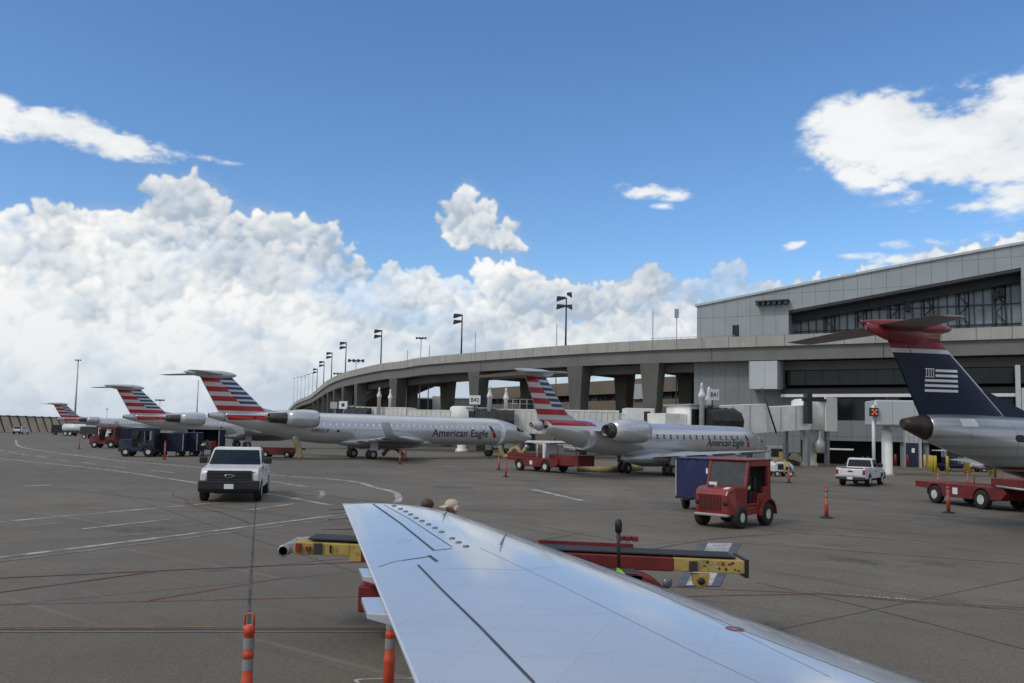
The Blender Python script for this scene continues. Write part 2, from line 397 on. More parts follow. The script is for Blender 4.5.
soffit = mat('soffit_concrete', (.15, .148, .142), .9, var=.12, sc=.3, dirt=((.1, .1, .1), .3, .5))
letter = mat('title_navy', (.035, .045, .075), .45, var=.05)
letter_blk = mat('letter_black', (.015, .015, .017), .6, var=.05)
signw = mat('sign_white', (.78, .79, .8), .5, var=.04)
hose_y = mat('hose_yellow', (.34, .28, .12), .7, var=.2, sc=4, dirt=((.2, .15, .08), 3, .6))
skin_m = mat('skin', (.32, .17, .11), .55, var=.08, sc=9)
hair_m = mat('brown_hair', (.085, .036, .024), .6, var=.3, sc=40)
hivis = mat('hi_vis_lime', (.38, .62, .05), .7, var=.08, sc=8)
navyc = mat('navy_cloth', (.02, .026, .05), .85, var=.2, sc=9)
greyc = mat('grey_green_cloth', (.20, .23, .20), .85, var=.15, sc=9)
tanm = mat('tan_felt', (.55, .47, .36), .85, var=.1, sc=9)
bag = [mat('bag_black', (.02, .02, .022), .7), mat('bag_grey', (.12, .12, .13), .7), mat('bag_red', (.25, .03, .03), .7), mat('bag_teal', (.03, .12, .14), .7)]

# ------------------------------------------------------------------ ground and its painted lines
def ground_col(nt, c):
    vec, x, y, z = objxyz(nt)
    n1 = noise(nt, vec, .035, 6, .6); n2 = noise(nt, vec, .35, 7, .62); n3 = noise(nt, vec, 14.0, 4, .7); n4 = noise(nt, vmath2(nt, vec, (.02, .22, 1)), 1.0, 6, .6)
    c = mixc(nt, E(nt, n1.outputs[0]).step(.35, .65), (.145, .124, .095), (.232, .202, .156))
    c = mixc(nt, E(nt, n2.outputs[0]).step(.38, .68)*.6, c, (.110, .094, .074))
    c = mixc(nt, E(nt, n4.outputs[0]).step(.5, .75)*.35, c, (.245, .219, .175))
    c = mixc(nt, E(nt, n3.outputs[0]).step(.44, .58)*.5, c, (.090, .078, .062))
    n6 = noise(nt, vec, 45.0, 2, .7)
    c = mixc(nt, E(nt, n6.outputs[0]).step(.56, .64)*.6, c, (.33, .30, .25))
    n7 = noise(nt, vmath2(nt, vec, (.9, .9, 1)), .11, 3, .5)   # resurfaced bays of slightly different tone
    cell = nt.nodes.new('ShaderNodeTexVoronoi'); cell.voronoi_dimensions = '2D'; cell.distance = 'CHEBYCHEV'; cell.inputs['Scale'].default_value = .07; cell.inputs['Randomness'].default_value = .6
    rt_ = nt.nodes.new('ShaderNodeVectorRotate'); rt_.inputs['Angle'].default_value = .64; nt.links.new(vec, rt_.inputs['Vector']); nt.links.new(rt_.outputs[0], cell.inputs['Vector'])
    sx = nt.nodes.new('ShaderNodeSeparateXYZ'); nt.links.new(cell.outputs['Color'], sx.inputs[0])
    c = mixc(nt, E(nt, sx.outputs[0])*.30, c, (.105, .091, .073))
    # tyre tracks: long dark streaks along the service road
    tr = noise(nt, vmath2(nt, rt_.outputs[0], (.012, .9, 1)), 1.0, 5, .62)
    c = mixc(nt, E(nt, tr.outputs[0]).step(.56, .70)*.45, c, (.07, .066, .06))
    sc_ = noise(nt, vmath2(nt, rt_.outputs[0], (.05, 2.2, 1)), 1.0, 4, .6)
    c = mixc(nt, E(nt, sc_.outputs[0]).step(.60, .68)*.30, c, (.27, .25, .22))
    # oil and tyre stains
    n5 = noise(nt, vec, .16, 8, .7)
    c = mixc(nt, E(nt, n5.outputs[0]).step(.57, .70)*.75, c, (.055, .052, .05))
    # slab joints every 7.6 m, turned to the stand
    u = x*.80+y*.60; v = y*.80-x*.60
    j = ((u/7.6).fract().lt(.007)).mx((v/7.6).fract().lt(.007))
    return mixc(nt, j*.75, c, (.045, .043, .04))
def vmath2(nt, vec, k):
    n = nt.nodes.new('ShaderNodeVectorMath'); n.operation = 'MULTIPLY'; nt.links.new(vec, n.inputs[0]); n.inputs[1].default_value = k
    return n.outputs[0]
asph = mat('apron_surface', (.2, .2, .2), .82, colf=ground_col, bump=.35, bsc=60, spec=.35)
mb = MB(); mb.add([(-3000, -600, 0), (3000, -600, 0), (3000, 6000, 0), (-3000, 6000, 0)], [(0, 1, 2, 3)])
struct(mb.build('apron_ground', asph))
def worn(name, col, amount):
    def f(nt, c):
        vec, x, y, z = objxyz(nt); n = noise(nt, vec, 1.3, 8, .72)
        return mixc(nt, E(nt, n.outputs[0]).step(.42, .58)*amount, c, (.15, .145, .135))
    return mat(name, col, .8, var=.1, sc=2, colf=f)
pw = worn('line_white', (.50, .49, .47), .85); pr = worn('line_red', (.17, .035, .045), .6); py_ = worn('line_orange', (.36, .17, .07), .75)
pk = worn('line_black', (.03, .03, .032), .5); pf_ = worn('line_faint', (.30, .295, .28), .8); ppk = worn('line_pale_red', (.27, .17, .17), .8); pbl = worn('line_slate', (.07, .085, .12), .5)
LZ = [0]
def gline(name, pts, w, m, z=None, world=False):
    LZ[0] += 1; z = (.004+.0015*(LZ[0] % 6)) if z is None else z
    P = [V(p) if world else G(*p) for p in pts]
    if len(P) > 2:       # smooth through the points
        Q = []
        for i in range(len(P)-1):
            a, b, c, d = P[max(i-1, 0)], P[i], P[i+1], P[min(i+2, len(P)-1)]
            for k in range(6):
                t = k/6; Q.append(.5*((2*b)+(c-a)*t+(2*a-5*b+4*c-d)*t*t+(3*b-a-3*c+d)*t**3))
        P = Q+[P[-1]]
    L = []; R = []
    for i, p in enumerate(P):
        d = P[min(i+1, len(P)-1)]-P[max(i-1, 0)]; d.z = 0; d.normalize(); n = V((-d.y, d.x, 0))*w/2
        L.append((p.x+n.x, p.y+n.y, z)); R.append((p.x-n.x, p.y-n.y, z))
    k = len(P); mb = MB(); mb.add(L+R, [(i, i+1, k+i+1, k+i) for i in range(k-1)])
    return struct(mb.build(name, m))
gline('road_edge_line', [(16, 440), (17, 444.5), (25, 448), (58, 453), (98, 458), (130, 461.5), (200, 467.5), (270, 474.6), (347, 480.7), (377, 488), (394, 492), (399, 498), (396, 503)], .28, pw)
gline('road_edge_line', [(-60, 452), (0, 458.5), (100, 469), (197, 483), (262, 493), (330, 505)], .24, pw)
for a, b in (((-8, 448), (3, 450.6)), ((9, 451.5), (16, 453)), ((21.5, 454.3), (30, 455.9)), ((36, 455.7), (47, 457.6)), ((60, 460), (68.5, 461)), ((82, 462.5), (97, 464.4)), ((113, 466.4), (133, 468.4)), ((151, 470.6), (176, 473.2)), ((270, 481.4), (309, 487.2))):
    gline('road_dash', [a, b], .22, pw)
gline('road_dash', [(19.5, 486.2), (52, 485)], .22, pw)
gline('road_edge_line', [(-60, 528), (0, 522), (100, 513), (197, 504.5), (240, 501)], .16, pw)
gline('road_edge_line', [(-60, 563.5), (0, 557.5), (150, 539), (300, 520), (342, 514.5), (420, 505)], .17, pw)
gline('worn_line', [(-60, 568), (0, 561.5), (150, 543), (300, 523.6), (345, 517.5)], .10, pf_)
gline('road_dash', [(82, 529.3), (171, 519.4)], .13, pw)
gline('road_dash', [(244, 511), (293.6, 504)], .15, pw)
for a, b in (((20, 526), (62, 522.5)), ((30, 533), (75, 530)), ((120, 536), (170, 531.5)), ((176, 526), (226, 521))):
    gline('worn_line', [a, b], .10, pf_)
gline('red_line', [(-60, 581), (0, 578.3), (245, 567), (420, 560)], .07, pr)
gline('red_line', [(-60, 600), (0, 592.5), (158, 571.5)], .06, pr)
gline('red_line', [(-60, 607), (0, 604.8), (300, 598), (430, 594)], .07, pr)
gline('red_line', [(149.5, 600.5), (230, 587), (290, 577)], .07, pr)
gline('orange_line', [(-60, 627), (300, 627), (460, 627)], .035, py_)
gline('orange_line', [(-60, 632.5), (300, 632.3), (460, 632)], .035, py_)
gline('dark_line', [(-60, 629.6), (150, 629.5), (460, 629.5)], .03, pk)
gline('pavement_joint', [(249, 700), (249.3, 609), (252, 560), (254.5, 520), (256.6, 498)], .035, pk)
gline('curved_mark', [(317, 497.3), (321, 496.5), (322.6, 493.5), (321, 491)], .2, pw)
gline('red_line', [(640, 585), (712, 589), (815, 594), (948, 605), (1090, 613.5)], .07, pr)
gline('red_line', [(640, 598), (712, 596), (815, 594.4)], .05, pr)
gline('pale_line', [(815, 592.6), (948, 603.2), (1090, 611)], .05, ppk)
for k in range(26):      # worn stencilled lettering along the red line, no longer readable
    if k % 9 == 8 or random.random() < .12: continue
    x = 818+k*4.3; y = 592.2+k*.355
    gline('stencil_mark', [(x, y), (x+random.uniform(1.6, 3), y+.25)], random.uniform(.05, .1), pw)
gline('pale_line', [(741, 543), (850, 551), (1090, 569)], .07, ppk)
for a, b in (((760, 530), (950, 543)), ((800, 520), (990, 530)), ((560, 508), (700, 520)), ((650, 497), (700, 505)), ((840, 528), (960, 536))):
    gline('worn_line', [a, b], .08, pf_)
gline('worn_line', [(520, 522), (575, 533), (630, 543)], .05, ppk)
gline('white_bar', [(532, 489.4), (583, 501)], .36, pw); gline('dark_line', [(536, 487.7), (586, 499)], .12, pbl)
gline('box_outline', [(359, 683), (361, 679.6), (425, 678.6)], .04, pw)
for x in range(596, 690, 12): gline('worn_dash', [(x, 504+(x-596)*.05), (x+5, 504.5+(x-596)*.05)], .09, pf_)
for k in range(16):      # tar-filled cracks wandering across the slabs
    r_ = random.Random(40+k); x, y = r_.uniform(-28, 30), r_.uniform(7, 48); a = r_.choice((.64, .64+pi/2))+r_.uniform(-.15, .15); P = []
    for j in range(7):
        P.append((x, y, 0)); a += r_.uniform(-.22, .22); l = r_.uniform(1.0, 2.6); x += l*cos(a); y += l*sin(a)
    gline('tar_seam', P, r_.uniform(.025, .05), pk, world=True)
def gpoly(name, px, m, z):
    mb = MB(); mb.add([(*G(*p).xy, z) for p in px], [tuple(range(len(px)))]); return struct(mb.build(name, m))
gpoly('painted_panel', [(699, 543), (741, 543), (720, 587), (677, 587)], pbl, .0135)
gpoly('painted_panel', [(708, 543.5), (732.5, 543.5), (711.5, 586), (686, 586)], pw, .0175)
# ------------------------------------------------------------------ elevated road
DZ = 14.0
PXY = [(309, 395.6), (315.6, 390.3), (322, 384.6), (328.8, 379.5), (343.4, 372.7), (378.6, 364), (400, 361.4), (420, 357.6), (458, 353.9), (508, 349.8), (562.7, 345.6), (625, 341.6), (694.5, 338.2)]
pts = [G(x, y, DZ) for x, y in PXY]
A0 = G(694.5, 338.2, DZ); B0 = G(1024, 325.9, DZ)
tdir = (B0-A0).normalized(); ndir = V((-tdir.y, tdir.x, 0));
if ndir.y < 0: ndir = -ndir
far = [pts[0]+V((-15, 42, -.5)), pts[0]+V((-24, 62, -4)), pts[0]+V((-30, 75, -9))]
pts = far[::-1]+pts+[A0.lerp(B0, .5), B0, B0+tdir*40, B0+tdir*90]
def catmull(P, k):
    Q = []
    for i in range(len(P)-1):
        a, b, c, d = P[max(i-1, 0)], P[i], P[i+1], P[min(i+2, len(P)-1)]
        for j in range(k):
            t = j/k; Q.append(.5*((2*b)+(c-a)*t+(2*a-5*b+4*c-d)*t*t+(3*b-a-3*c+d)*t**3))
    return Q+[P[-1]]
path = catmull(pts, 8)
for _ in range(4):      # relax measuring wobble
    path = [path[0]]+[(path[i-1]+path[i]*2+path[i+1])/4 for i in range(1, len(path)-1)]+[path[-1]]
slen = [0]
for i in range(1, len(path)): slen.append(slen[-1]+(path[i]-path[i-1]).length)
nrm = []
for i in range(len(path)):
    d = path[min(i+1, len(path)-1)]-path[max(i-1, 0)]; d.z = 0; d.normalize(); n = V((-d.y, d.x, 0)); nrm.append(n if n.y > 0 or n.x > 0 else -n)
def deck_loft(prof, m, name, parent, uatt=False):
    mb = MB(); R = [[path[i]+nrm[i]*o+V((0, 0, z-DZ)) for o, z in prof] for i in range(len(path))]
    mb.loft(R, smooth=False, att=[slen[i] for i in range(len(path)) for _ in prof]); return mb.build(name, m, parent)
def pjoint(nt, c):
    a = nt.nodes.new('ShaderNodeAttribute'); a.attribute_name = 'chord'; u = E(nt, a.outputs['Fac'])
    c = mixc(nt, (u/3.05).fract().lt(.028)*.7, c, (.09, .09, .085))
    n = noise(nt, comb2(nt, u, 0), .9, 5, .7)
    return mixc(nt, E(nt, n.outputs[0]).step(.45, .7)*.35, c, (.2, .2, .185))
def comb2(nt, a, b):
    n = nt.nodes.new('ShaderNodeCombineXYZ'); nt.links.new(a.k, n.inputs[0]); return n.outputs[0]
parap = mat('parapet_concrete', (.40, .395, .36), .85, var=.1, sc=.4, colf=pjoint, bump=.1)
def gjoint(nt, c):
    a = nt.nodes.new('ShaderNodeAttribute'); a.attribute_name = 'chord'; u = E(nt, a.outputs['Fac'])
    return mixc(nt, (u/18.0).fract().lt(.006)*.8, c, (.04, .04, .04))
girdm = mat('girder_concrete', (.185, .184, .178), .85, var=.12, sc=.3, colf=gjoint, dirt=((.16, .16, .155), .3, .5))  # deck shadow is mixed into this darker concrete colour
road = thing('elevated_road', 'long curving concrete viaduct with a pale parapet and flared piers behind the parked jets', 'viaduct', (0, 0, 0))
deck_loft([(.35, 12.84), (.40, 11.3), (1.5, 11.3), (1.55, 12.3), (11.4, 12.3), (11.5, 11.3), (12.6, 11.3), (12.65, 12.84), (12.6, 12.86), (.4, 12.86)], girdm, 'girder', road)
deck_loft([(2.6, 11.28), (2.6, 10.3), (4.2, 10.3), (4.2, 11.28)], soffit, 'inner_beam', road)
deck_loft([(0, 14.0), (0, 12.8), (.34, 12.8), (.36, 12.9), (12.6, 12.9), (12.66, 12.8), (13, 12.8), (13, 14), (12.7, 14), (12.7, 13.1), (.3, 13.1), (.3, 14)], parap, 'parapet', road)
def at_px(px):
    best = min(range(1, len(path)-1), key=lambda i: abs(proj(path[i])[0]-px) if path[i].y > 0 else 1e9)
    i = best; a, b = (path[i-1], path[i]) if (proj(path[i-1])[0]-px)*(proj(path[i])[0]-px) <= 0 else (path[i], path[i+1])
    xa, xb = proj(a)[0], proj(b)[0]; t = 0 if xa == xb else max(0, min(1, (px-xa)/(xb-xa)))
    return a.lerp(b, t), nrm[i]
def column(mb, c, n, w0, w1, d0, d1, z0, z1):
    t = V((n.y, -n.x, 0)); R = []
    for k in range(7):
        u = k/6; f = u**2.6; w = w0+(w1-w0)*f; d = d0+(d1-d0)*f; z = z0+(z1-z0)*u
        R.append([V((c.x, c.y, z))+t*(sx*w/2)+n*(sy*d/2) for sx, sy in ((-1, -1), (1, -1), (1, 1), (-1, 1))])
    mb.loft(R, smooth=False)
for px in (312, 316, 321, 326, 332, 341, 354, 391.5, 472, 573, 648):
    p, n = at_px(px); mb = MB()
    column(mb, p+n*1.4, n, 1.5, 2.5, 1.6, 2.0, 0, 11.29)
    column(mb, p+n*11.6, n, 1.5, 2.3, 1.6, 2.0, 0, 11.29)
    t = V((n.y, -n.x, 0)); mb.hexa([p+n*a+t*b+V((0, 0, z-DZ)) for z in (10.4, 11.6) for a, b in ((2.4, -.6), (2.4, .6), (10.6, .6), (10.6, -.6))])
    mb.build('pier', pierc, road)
# inner ramp seen through the piers
def ramp(p0, p1, w, name, label):
    p0, p1 = V(p0), V(p1); d = (p1-p0); d.z = 0; d.normalize(); n = V((-d.y, d.x, 0))*w
    mb = MB(); dn = V((0, 0, -1.3)); mb.hexa([p0+dn, p1+dn, p1+n+dn, p0+n+dn, p0, p1, p1+n, p0+n])
    o = thing(name, label, 'ramp'); mb.build('deck', girdm, o)
    mb = MB(); u = V((0, 0, .9)); n2 = n.normalized()*.25; o2 = n.normalized()*-.02
    mb.hexa([p0+o2, p1+o2, p1+n2, p0+n2, p0+u+o2, p1+u+o2, p1+u+n2, p0+u+n2]); mb.build('kerb_wall', parap, o)
    for t in (.25, .75):
        q = p0.lerp(p1, t)+n*.5; mb = MB(); mb.box(q.x-.6, q.x+.6, q.y-.6, q.y+.6, 0, q.z-1.2); mb.build('pier', pierc, o)
ramp(atY(356, 399, 165), atY(415, 373, 150), 7, 'access_ramp', 'sloping concrete ramp seen between the viaduct piers left of the bright gap')
# ---- light poles on the parapet
def light_pole(p, h, heads, label, grp, sc=1.0, rz=0):
    o = thing('light_pole', label, 'light pole', p, rz, grp)
    mb = MB(); mb.tube((0, 0, -.4), (0, 0, h), .13*sc, .085*sc, 8); mb.build('pole', dkmetal, o)
    mb = MB(); mb.box(-.22, .22, -.22, .22, -.45, -.05); mb.build('base', dkmetal, o)
    for dz, sx in heads:
        mb = MB(); mb.m = 0
        x0, x1 = sorted((sx*.12, sx*1.25*sc)); z = h-dz
        mb.hexa([V((sx*.1, -.28, z-.06)), V((sx*.1, .28, z-.06)), V((sx*1.3*sc, .4, z-.42*sc)), V((sx*1.3*sc, -.4, z-.42*sc)),
                 V((sx*.1, -.28, z+.16)), V((sx*.1, .28, z+.16)), V((sx*1.2*sc, .4, z+.22*sc)), V((sx*1.2*sc, -.4, z+.22*sc))])
        mb.build('floodlight', dkmetal, o)
    return o
two = [(.15, -1), (1.05, -1)]
LP = [(563.2, 295, 'tallest viaduct light pole with lamps on both sides, nearest the terminal hall', [(.1, -1), (1.15, -1), (1.15, .6), (-.45, .55)]),
      (458.6, 312.5, 'viaduct light pole with two stacked lamps, second from the terminal hall', two), (378, 328.6, 'viaduct light pole above the left end of the jet row, third from the terminal hall', two),
      (342.8, 341, 'fourth light pole along the viaduct from the terminal hall', two), (329, 351.5, 'fifth light pole along the viaduct, past the bend', two),
      (321.5, 360.5, 'sixth light pole along the viaduct, past the bend', two), (315, 368, 'seventh light pole along the viaduct, near its far end', two)]
for px, yt, lab, hd in LP:
    p, n = at_px(px); yb = proj(p)[1]; h = (yb-yt)*(p-CAM).dot(fw)/F
    light_pole(p+n*.5+V((0, 0, -.2)), h, hd, lab, 'light poles along the viaduct', 1.0)
for px, yt in ((312, 373), (308, 374), (304.5, 375.5), (300.5, 376.5), (297, 377), (293.5, 378)):
    q = G(px, 410, 0); p = atY(px, 400, 330+ (312-px)*6); h = atY(px, yt, p.y).z
    o = thing('distant_pole', 'thin pale light pole far away beyond the end of the viaduct', 'light pole', (p.x, p.y, 0), 0, 'faint poles beyond the viaduct end')
    mb = MB(); mb.tube((0, 0, 0), (0, 0, h), .16, .1, 6); mb.build('pole', zinc, o); mb = MB(); mb.box(-.9, .3, -.2, .2, h-.3, h); mb.build('lamp_head', zinc, o)
def mast(px, yt, Y, label, n=3, wid=1.0, r=.2, grp=None, name='floodlight_mast'):
    p = atY(px, 440, Y); h = atY(px, yt, Y).z
    o = thing(name, label, 'mast', (p.x, p.y, 0), 0, grp); mb = MB(); mb.tube((0, 0, 0), (0, 0, h), r, r*.55, 8); mb.build('pole', zinc, o)
    if n:
        mb = MB(); mb.box(-wid, wid, -.12, .12, h-.1, h+.1); mb.build('crossbar', dkmetal, o)
        for k in range(n):
            x = (-1+2*k/(max(n-1, 1)))*wid*.9 if n > 1 else 0; mb = MB(); mb.box(x-.16*wid, x+.16*wid, -.3, .15, h-.22*wid, h+.16*wid); mb.build('floodlight', dkmetal, o)
    return o
mast(73.5, 360, 240, 'tall slender apron mast standing behind the farthest jet tail', 3, .8, .3)
mast(195.5, 380, 190, 'slender mast rising between the second and third striped tails', 0, .6, .2)
mast(158, 400, 260, 'short floodlight mast with a flat crossbar between the two nearer-left tails', 4, 1.3, .15)
mast(105.5, 409, 300, 'faint short mast just left of the second striped tail base', 1, .5, .15)
mast(418.3, 338, 150, 'floodlight mast with clustered lamps above the viaduct, between two tall poles', 4, .9, .13)
mast(353.5, 360.5, 175, 'wide flat-topped lamp mast left of the tall pole at the jet row end', 4, 1.6, .13)
mast(337, 373.5, 240, 'small flat-topped lamp mast low above the viaduct bend', 4, 1.6, .13)
for px, yt, Y in ((405, 350, 150), (427, 345, 150), (473, 332, 140), (555, 324, 130), (652, 311, 120)):
    mast(px, yt, Y, {405: 'short thin rod above the viaduct beside the clustered lamp mast', 427: 'thin rod just right of the clustered lamp mast', 473: 'thin bare rod right of the second tall light pole', 555: 'thin bare rod just left of the tallest light pole', 652: 'thin bare rod left of the lamp post by the terminal hall'}[px], 0, .5, .12, 'thin rods above the viaduct', 'antenna_rod')
o = mast(676, 309.5, 110, 'slim lamp post beside the corner of the terminal hall', 0, .4, .1, name='lamp_post')
h = atY(676, 309.5, 110).z; mb = MB(); mb.box(-.25, .25, -.25, .25, h-1.1, h+.05); mb.build('lamp_head', zinc, o)

# ------------------------------------------------------------------ terminal: local x along the road edge, y away from the apron
TA = V((A0.x, A0.y, 0)); trz = atan2(tdir.y, tdir.x)
def uz(px, py, off):
    d = ray(px, py); t = ((TA+ndir*off)-CAM).dot(ndir)/d.dot(ndir); p = CAM+d*t
    return (p-TA).dot(tdir), p.z
panel = mat('metal_panel', (.22, .235, .245), .5, .15, var=.07, sc=.3, colf=seams(1.5, 3.0, .05, .55, ax='x'), spec=.4)  # metal grey, with the shadow under the deck put into the tone
panel2 = mat('hall_panel', (.33, .365, .385), .5, .1, var=.06, sc=.3, colf=seams(1.6, 2.6, .06, .55, ax='x'), spec=.4)
panelw = mat('pale_panel', (.50, .53, .55), .5, .1, var=.05, sc=.3, colf=seams(1.6, 0, .05, .6))
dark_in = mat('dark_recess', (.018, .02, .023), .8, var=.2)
brown = mat('brown_facade', (.20, .165, .125), .85, var=.1, sc=.2, colf=seams(3, 0, .05, .8))
mullm = mat('mullion_dark', (.045, .055, .07), .45, .4)
term = thing('terminal_building', 'grey panelled airport terminal with a rising glazed hall above the roadway', 'terminal', TA, trz)
def slab(mb, u0, u1, z0, z1, o0, o1): mb.box(u0, u1, o0, o1, z0, z1)
U = lambda px, off=2.0, y=400: uz(px, y, off)[0]
Z = lambda py, off=2.0, px=850: uz(px, py, off)[1]
uE = U(1024)+60
mb = MB(); slab(mb, U(694), U(783), 0, 12.7, 2.0, 14); mb.build('end_wall', panel, term)
mb = MB(); slab(mb, U(783), uE, 0, 12.7, 6.0, 14); mb.build('bay_shade_block', dark_in, term)  # near-black block stands in for the unlit depth of the bays
mb = MB(); slab(mb, U(749, -.6), U(777.4, -.6), Z(389, -.6, 765), Z(361, -.6, 765), -.6, 1.99); mb.build('projecting_box', panelw, term, .03)
zb0, zb1 = Z(384), Z(360)
mb = MB(); slab(mb, U(786), uE, zb0, 12.5, 3.2, 3.4); mb.build('window_band', glass2, term)
mb = MB()
for k in range(40):
    u = U(786)+1.8*k; slab(mb, u, u+.09, zb0, 12.5, 3.05, 3.2)
slab(mb, U(786), uE, (zb0*.45+12.5*.55), (zb0*.45+12.5*.55)+.09, 3.06, 3.19); mb.build('band_mullions', mullm, term)
zc = Z(394.5)
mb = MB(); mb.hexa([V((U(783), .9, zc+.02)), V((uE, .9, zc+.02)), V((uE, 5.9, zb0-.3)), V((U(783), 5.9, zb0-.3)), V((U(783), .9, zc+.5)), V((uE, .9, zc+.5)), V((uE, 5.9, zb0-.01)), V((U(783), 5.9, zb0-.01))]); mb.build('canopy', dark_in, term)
mb = MB(); slab(mb, U(783), uE, zc-.32, zc, .7, 3.0); mb.build('canopy_edge', white, term)
z1, z2 = Z(420.5), Z(441)
mb = MB(); slab(mb, U(813), U(899), z1, zc-.33, 2.6, 2.8); slab(mb, U(935), uE, z1, zc-.33, 2.6, 2.8); mb.build('lower_window', glass2, term)
mb = MB()
for k in range(1, 6): slab(mb, U(813)+k*2.0, U(813)+k*2.0+.08, z1, zc-.33, 2.5, 2.6)
mb.build('window_mullions', mullm, term)
mb = MB(); slab(mb, U(800), uE, z2, z1, 2.2, 3.2); slab(mb, U(783), U(800), z1-4, zc-.33, 2.1, 3.2); slab(mb, U(885), U(899), z1, zc-.33, 2.25, 3.1); mb.build('spandrel', panel, term)
mb = MB(); slab(mb, U(903), U(921), 0, z2+1.6, 1.9, 3.0); mb.build('ribbed_wall', mat('ribbed_panel', (.42, .43, .43), .5, .1, colf=seams(.45, 0, .08, .6)), term)
mb = MB(); slab(mb, U(905), U(917.5), 0, 2.5, 1.82, 1.9); d = mb.build('service_door', navy, term)
mb = MB(); slab(mb, U(911), U(914), 1.5, 1.95, 1.79, 1.82); mb.build('door_notice', signw, d)
mb = MB(); slab(mb, U(813), U(852), z2-1.0, z2-.82, 2.9, 3.1); mb.build('light_strip', offwh, term)
mb = MB()
for px in (899, 922, 940, 962, 985): slab(mb, U(px), U(px)+.55, 0, z2, 2.6, 3.3)
mb.build('columns', panel, term)
mb = MB(); slab(mb, U(940), U(958), .2, 2.9, 4.5, 4.7); slab(mb, U(965), U(980), .2, 2.9, 4.5, 4.7); mb.build('roller_door', panel, term)
mb = MB(); slab(mb, U(1016, -.5), U(1021, -.5), 0, Z(365, -.5, 1020), -.6, .4); slab(mb, U(1021.3, -.5), U(1026, -.5), 0, Z(388, -.5, 1020), -.5, .4); mb.build('downpipe_casing', panelw, term)
# upper hall
HO = 13.6
def hz(px, py): return uz(px, py, HO)
ua, za = hz(697, 306.5); ub, zb = hz(1024, 253.3); sl_ = (zb-za)/(ub-ua); uX = ub+55
rz_ = lambda u: za+sl_*(u-ua)+1.1*sin(pi*max(0, min(1, (u-ua)/(uX-ua))))
og0 = hz(788.5, 310.5); og1 = hz(1021, 267.5); zs = 13.2
oz = lambda u: og0[1]+(og1[1]-og0[1])*(u-og0[0])/(og1[0]-og0[0])
def strip(mb, u0, u1, lo, hi, o0, o1, n=14):
    R = []
    for k in range(n+1):
        u = u0+(u1-u0)*k/n; R.append([(u, o0, lo(u)), (u, o1, lo(u)), (u, o1, hi(u)), (u, o0, hi(u))])
    mb.loft(R, smooth=False)
mb = MB(); strip(mb, ua, og0[0], lambda u: 12.9, rz_, HO, HO+30); mb.build('hall_side', panel2, term)
mb = MB(); strip(mb, og0[0]+.003, og1[0]-.003, oz, rz_, HO, HO+30); mb.build('hall_fascia', panel2, term)
mb = MB(); strip(mb, og1[0], uX, lambda u: 12.9, rz_, HO, HO+30); mb.build('hall_side', panel2, term)
mb = MB(); strip(mb, ua-.25, uX, lambda u: rz_(u)+.003, lambda u: rz_(u)+.28, HO-.25, HO+30.3, 28); mb.build('roof', panelw, term)
mb = MB(); strip(mb, og0[0]+.01, og1[0]-.01, lambda u: oz(u)-.35, lambda u: oz(u)-.01, HO+.05, HO+3.4); mb.build('glazing_soffit', mat('soffit_dark', (.03, .033, .042), .6), term)
mb = MB(); mb.add([(og0[0]+.01, HO+3.4, 12.9), (og1[0]-.01, HO+3.4, 12.9), (og1[0]-.01, HO+3.4, oz(og1[0])-.3), (og0[0]+.01, HO+3.4, oz(og0[0])-.3)], [(0, 1, 2, 3)])
mb.build('hall_glazing', mat('hall_glass', (.22, .26, .30), .15, 0, var=.3, sc=.25, spec=.5), term)
mb = MB(); strip(mb, og0[0]+.012, og1[0]-.012, lambda u: max(12.95, oz(u)-1.25), lambda u: max(13.0, oz(u)-.36), HO+2.2, HO+2.5, 20); mb.build('added_shadow_band', MATS['soffit_dark'], term)  # dark panel added; its colour thickens the shadow band below the overhang
mb = MB(); L = og1[0]-og0[0]
for k in range(1, 27):
    u = og0[0]+L*k/27; slab(mb, u-.06, u+.06, 12.9, oz(u)-.36, HO+3.2, HO+3.38)
for q in (.0, 1.9, 4.2, 6.5):
    z = 14.4+q; u0 = og0[0]+max(0, (z+.5-oz(og0[0]))/(oz(og1[0])-oz(og0[0]))*L)
    slab(mb, max(u0, og0[0]+.02), og1[0]-.02, z, z+.1, HO+3.15, HO+3.36)
mb.build('mullions', mullm, term)
mb = MB()
for k in (4, 8, 12, 16, 20, 24):   # lattice posts behind the glazing bars
    u = og0[0]+L*k/27+.3; zt = oz(u)-.4
    for du in (0, 1.0): mb.tube((u+du, HO+3.0, 12.9), (u+du, HO+3.0, zt), .09, n=6)
    z = 13.2; s_ = 0
    while z+1.1 < zt:
        mb.tube((u+s_, HO+3.0, z), (u+1-s_, HO+3.0, z+1.1), .05, n=5); z += 1.1; s_ = 1-s_
mb.build('lattice_posts', mullm, term)
for px, py in ((1002, 292), (996, 295), (908, 308)):
    u, z = uz(px, py, HO+2.4); mb = MB(); slab(mb, u-.25, u+.25, z-.45, z+.45, HO+2.2, HO+2.7); mb.build('hanging_speaker', black, term)
lv = [hz(757, 304.5), hz(790, 303)]
mb = MB(); slab(mb, lv[0][0], lv[1][0], lv[0][1]+.15, lv[0][1]+.3, HO-1.2, HO-.05)
for k in range(6):
    u = lv[0][0]+(lv[1][0]-lv[0][0])*k/6; slab(mb, u+.1, u+.5, lv[0][1]-.25, lv[0][1]+.14, HO-1.1, HO-.1)
mb.build('louvre_canopy', dkmetal, term)
w0 = hz(732.5, 334); w1 = hz(739, 325); mb = MB(); slab(mb, w0[0], w1[0], w0[1]-1, w1[1], HO-.05, HO+.02); mb.build('hall_window', glass, term)
mb = MB()
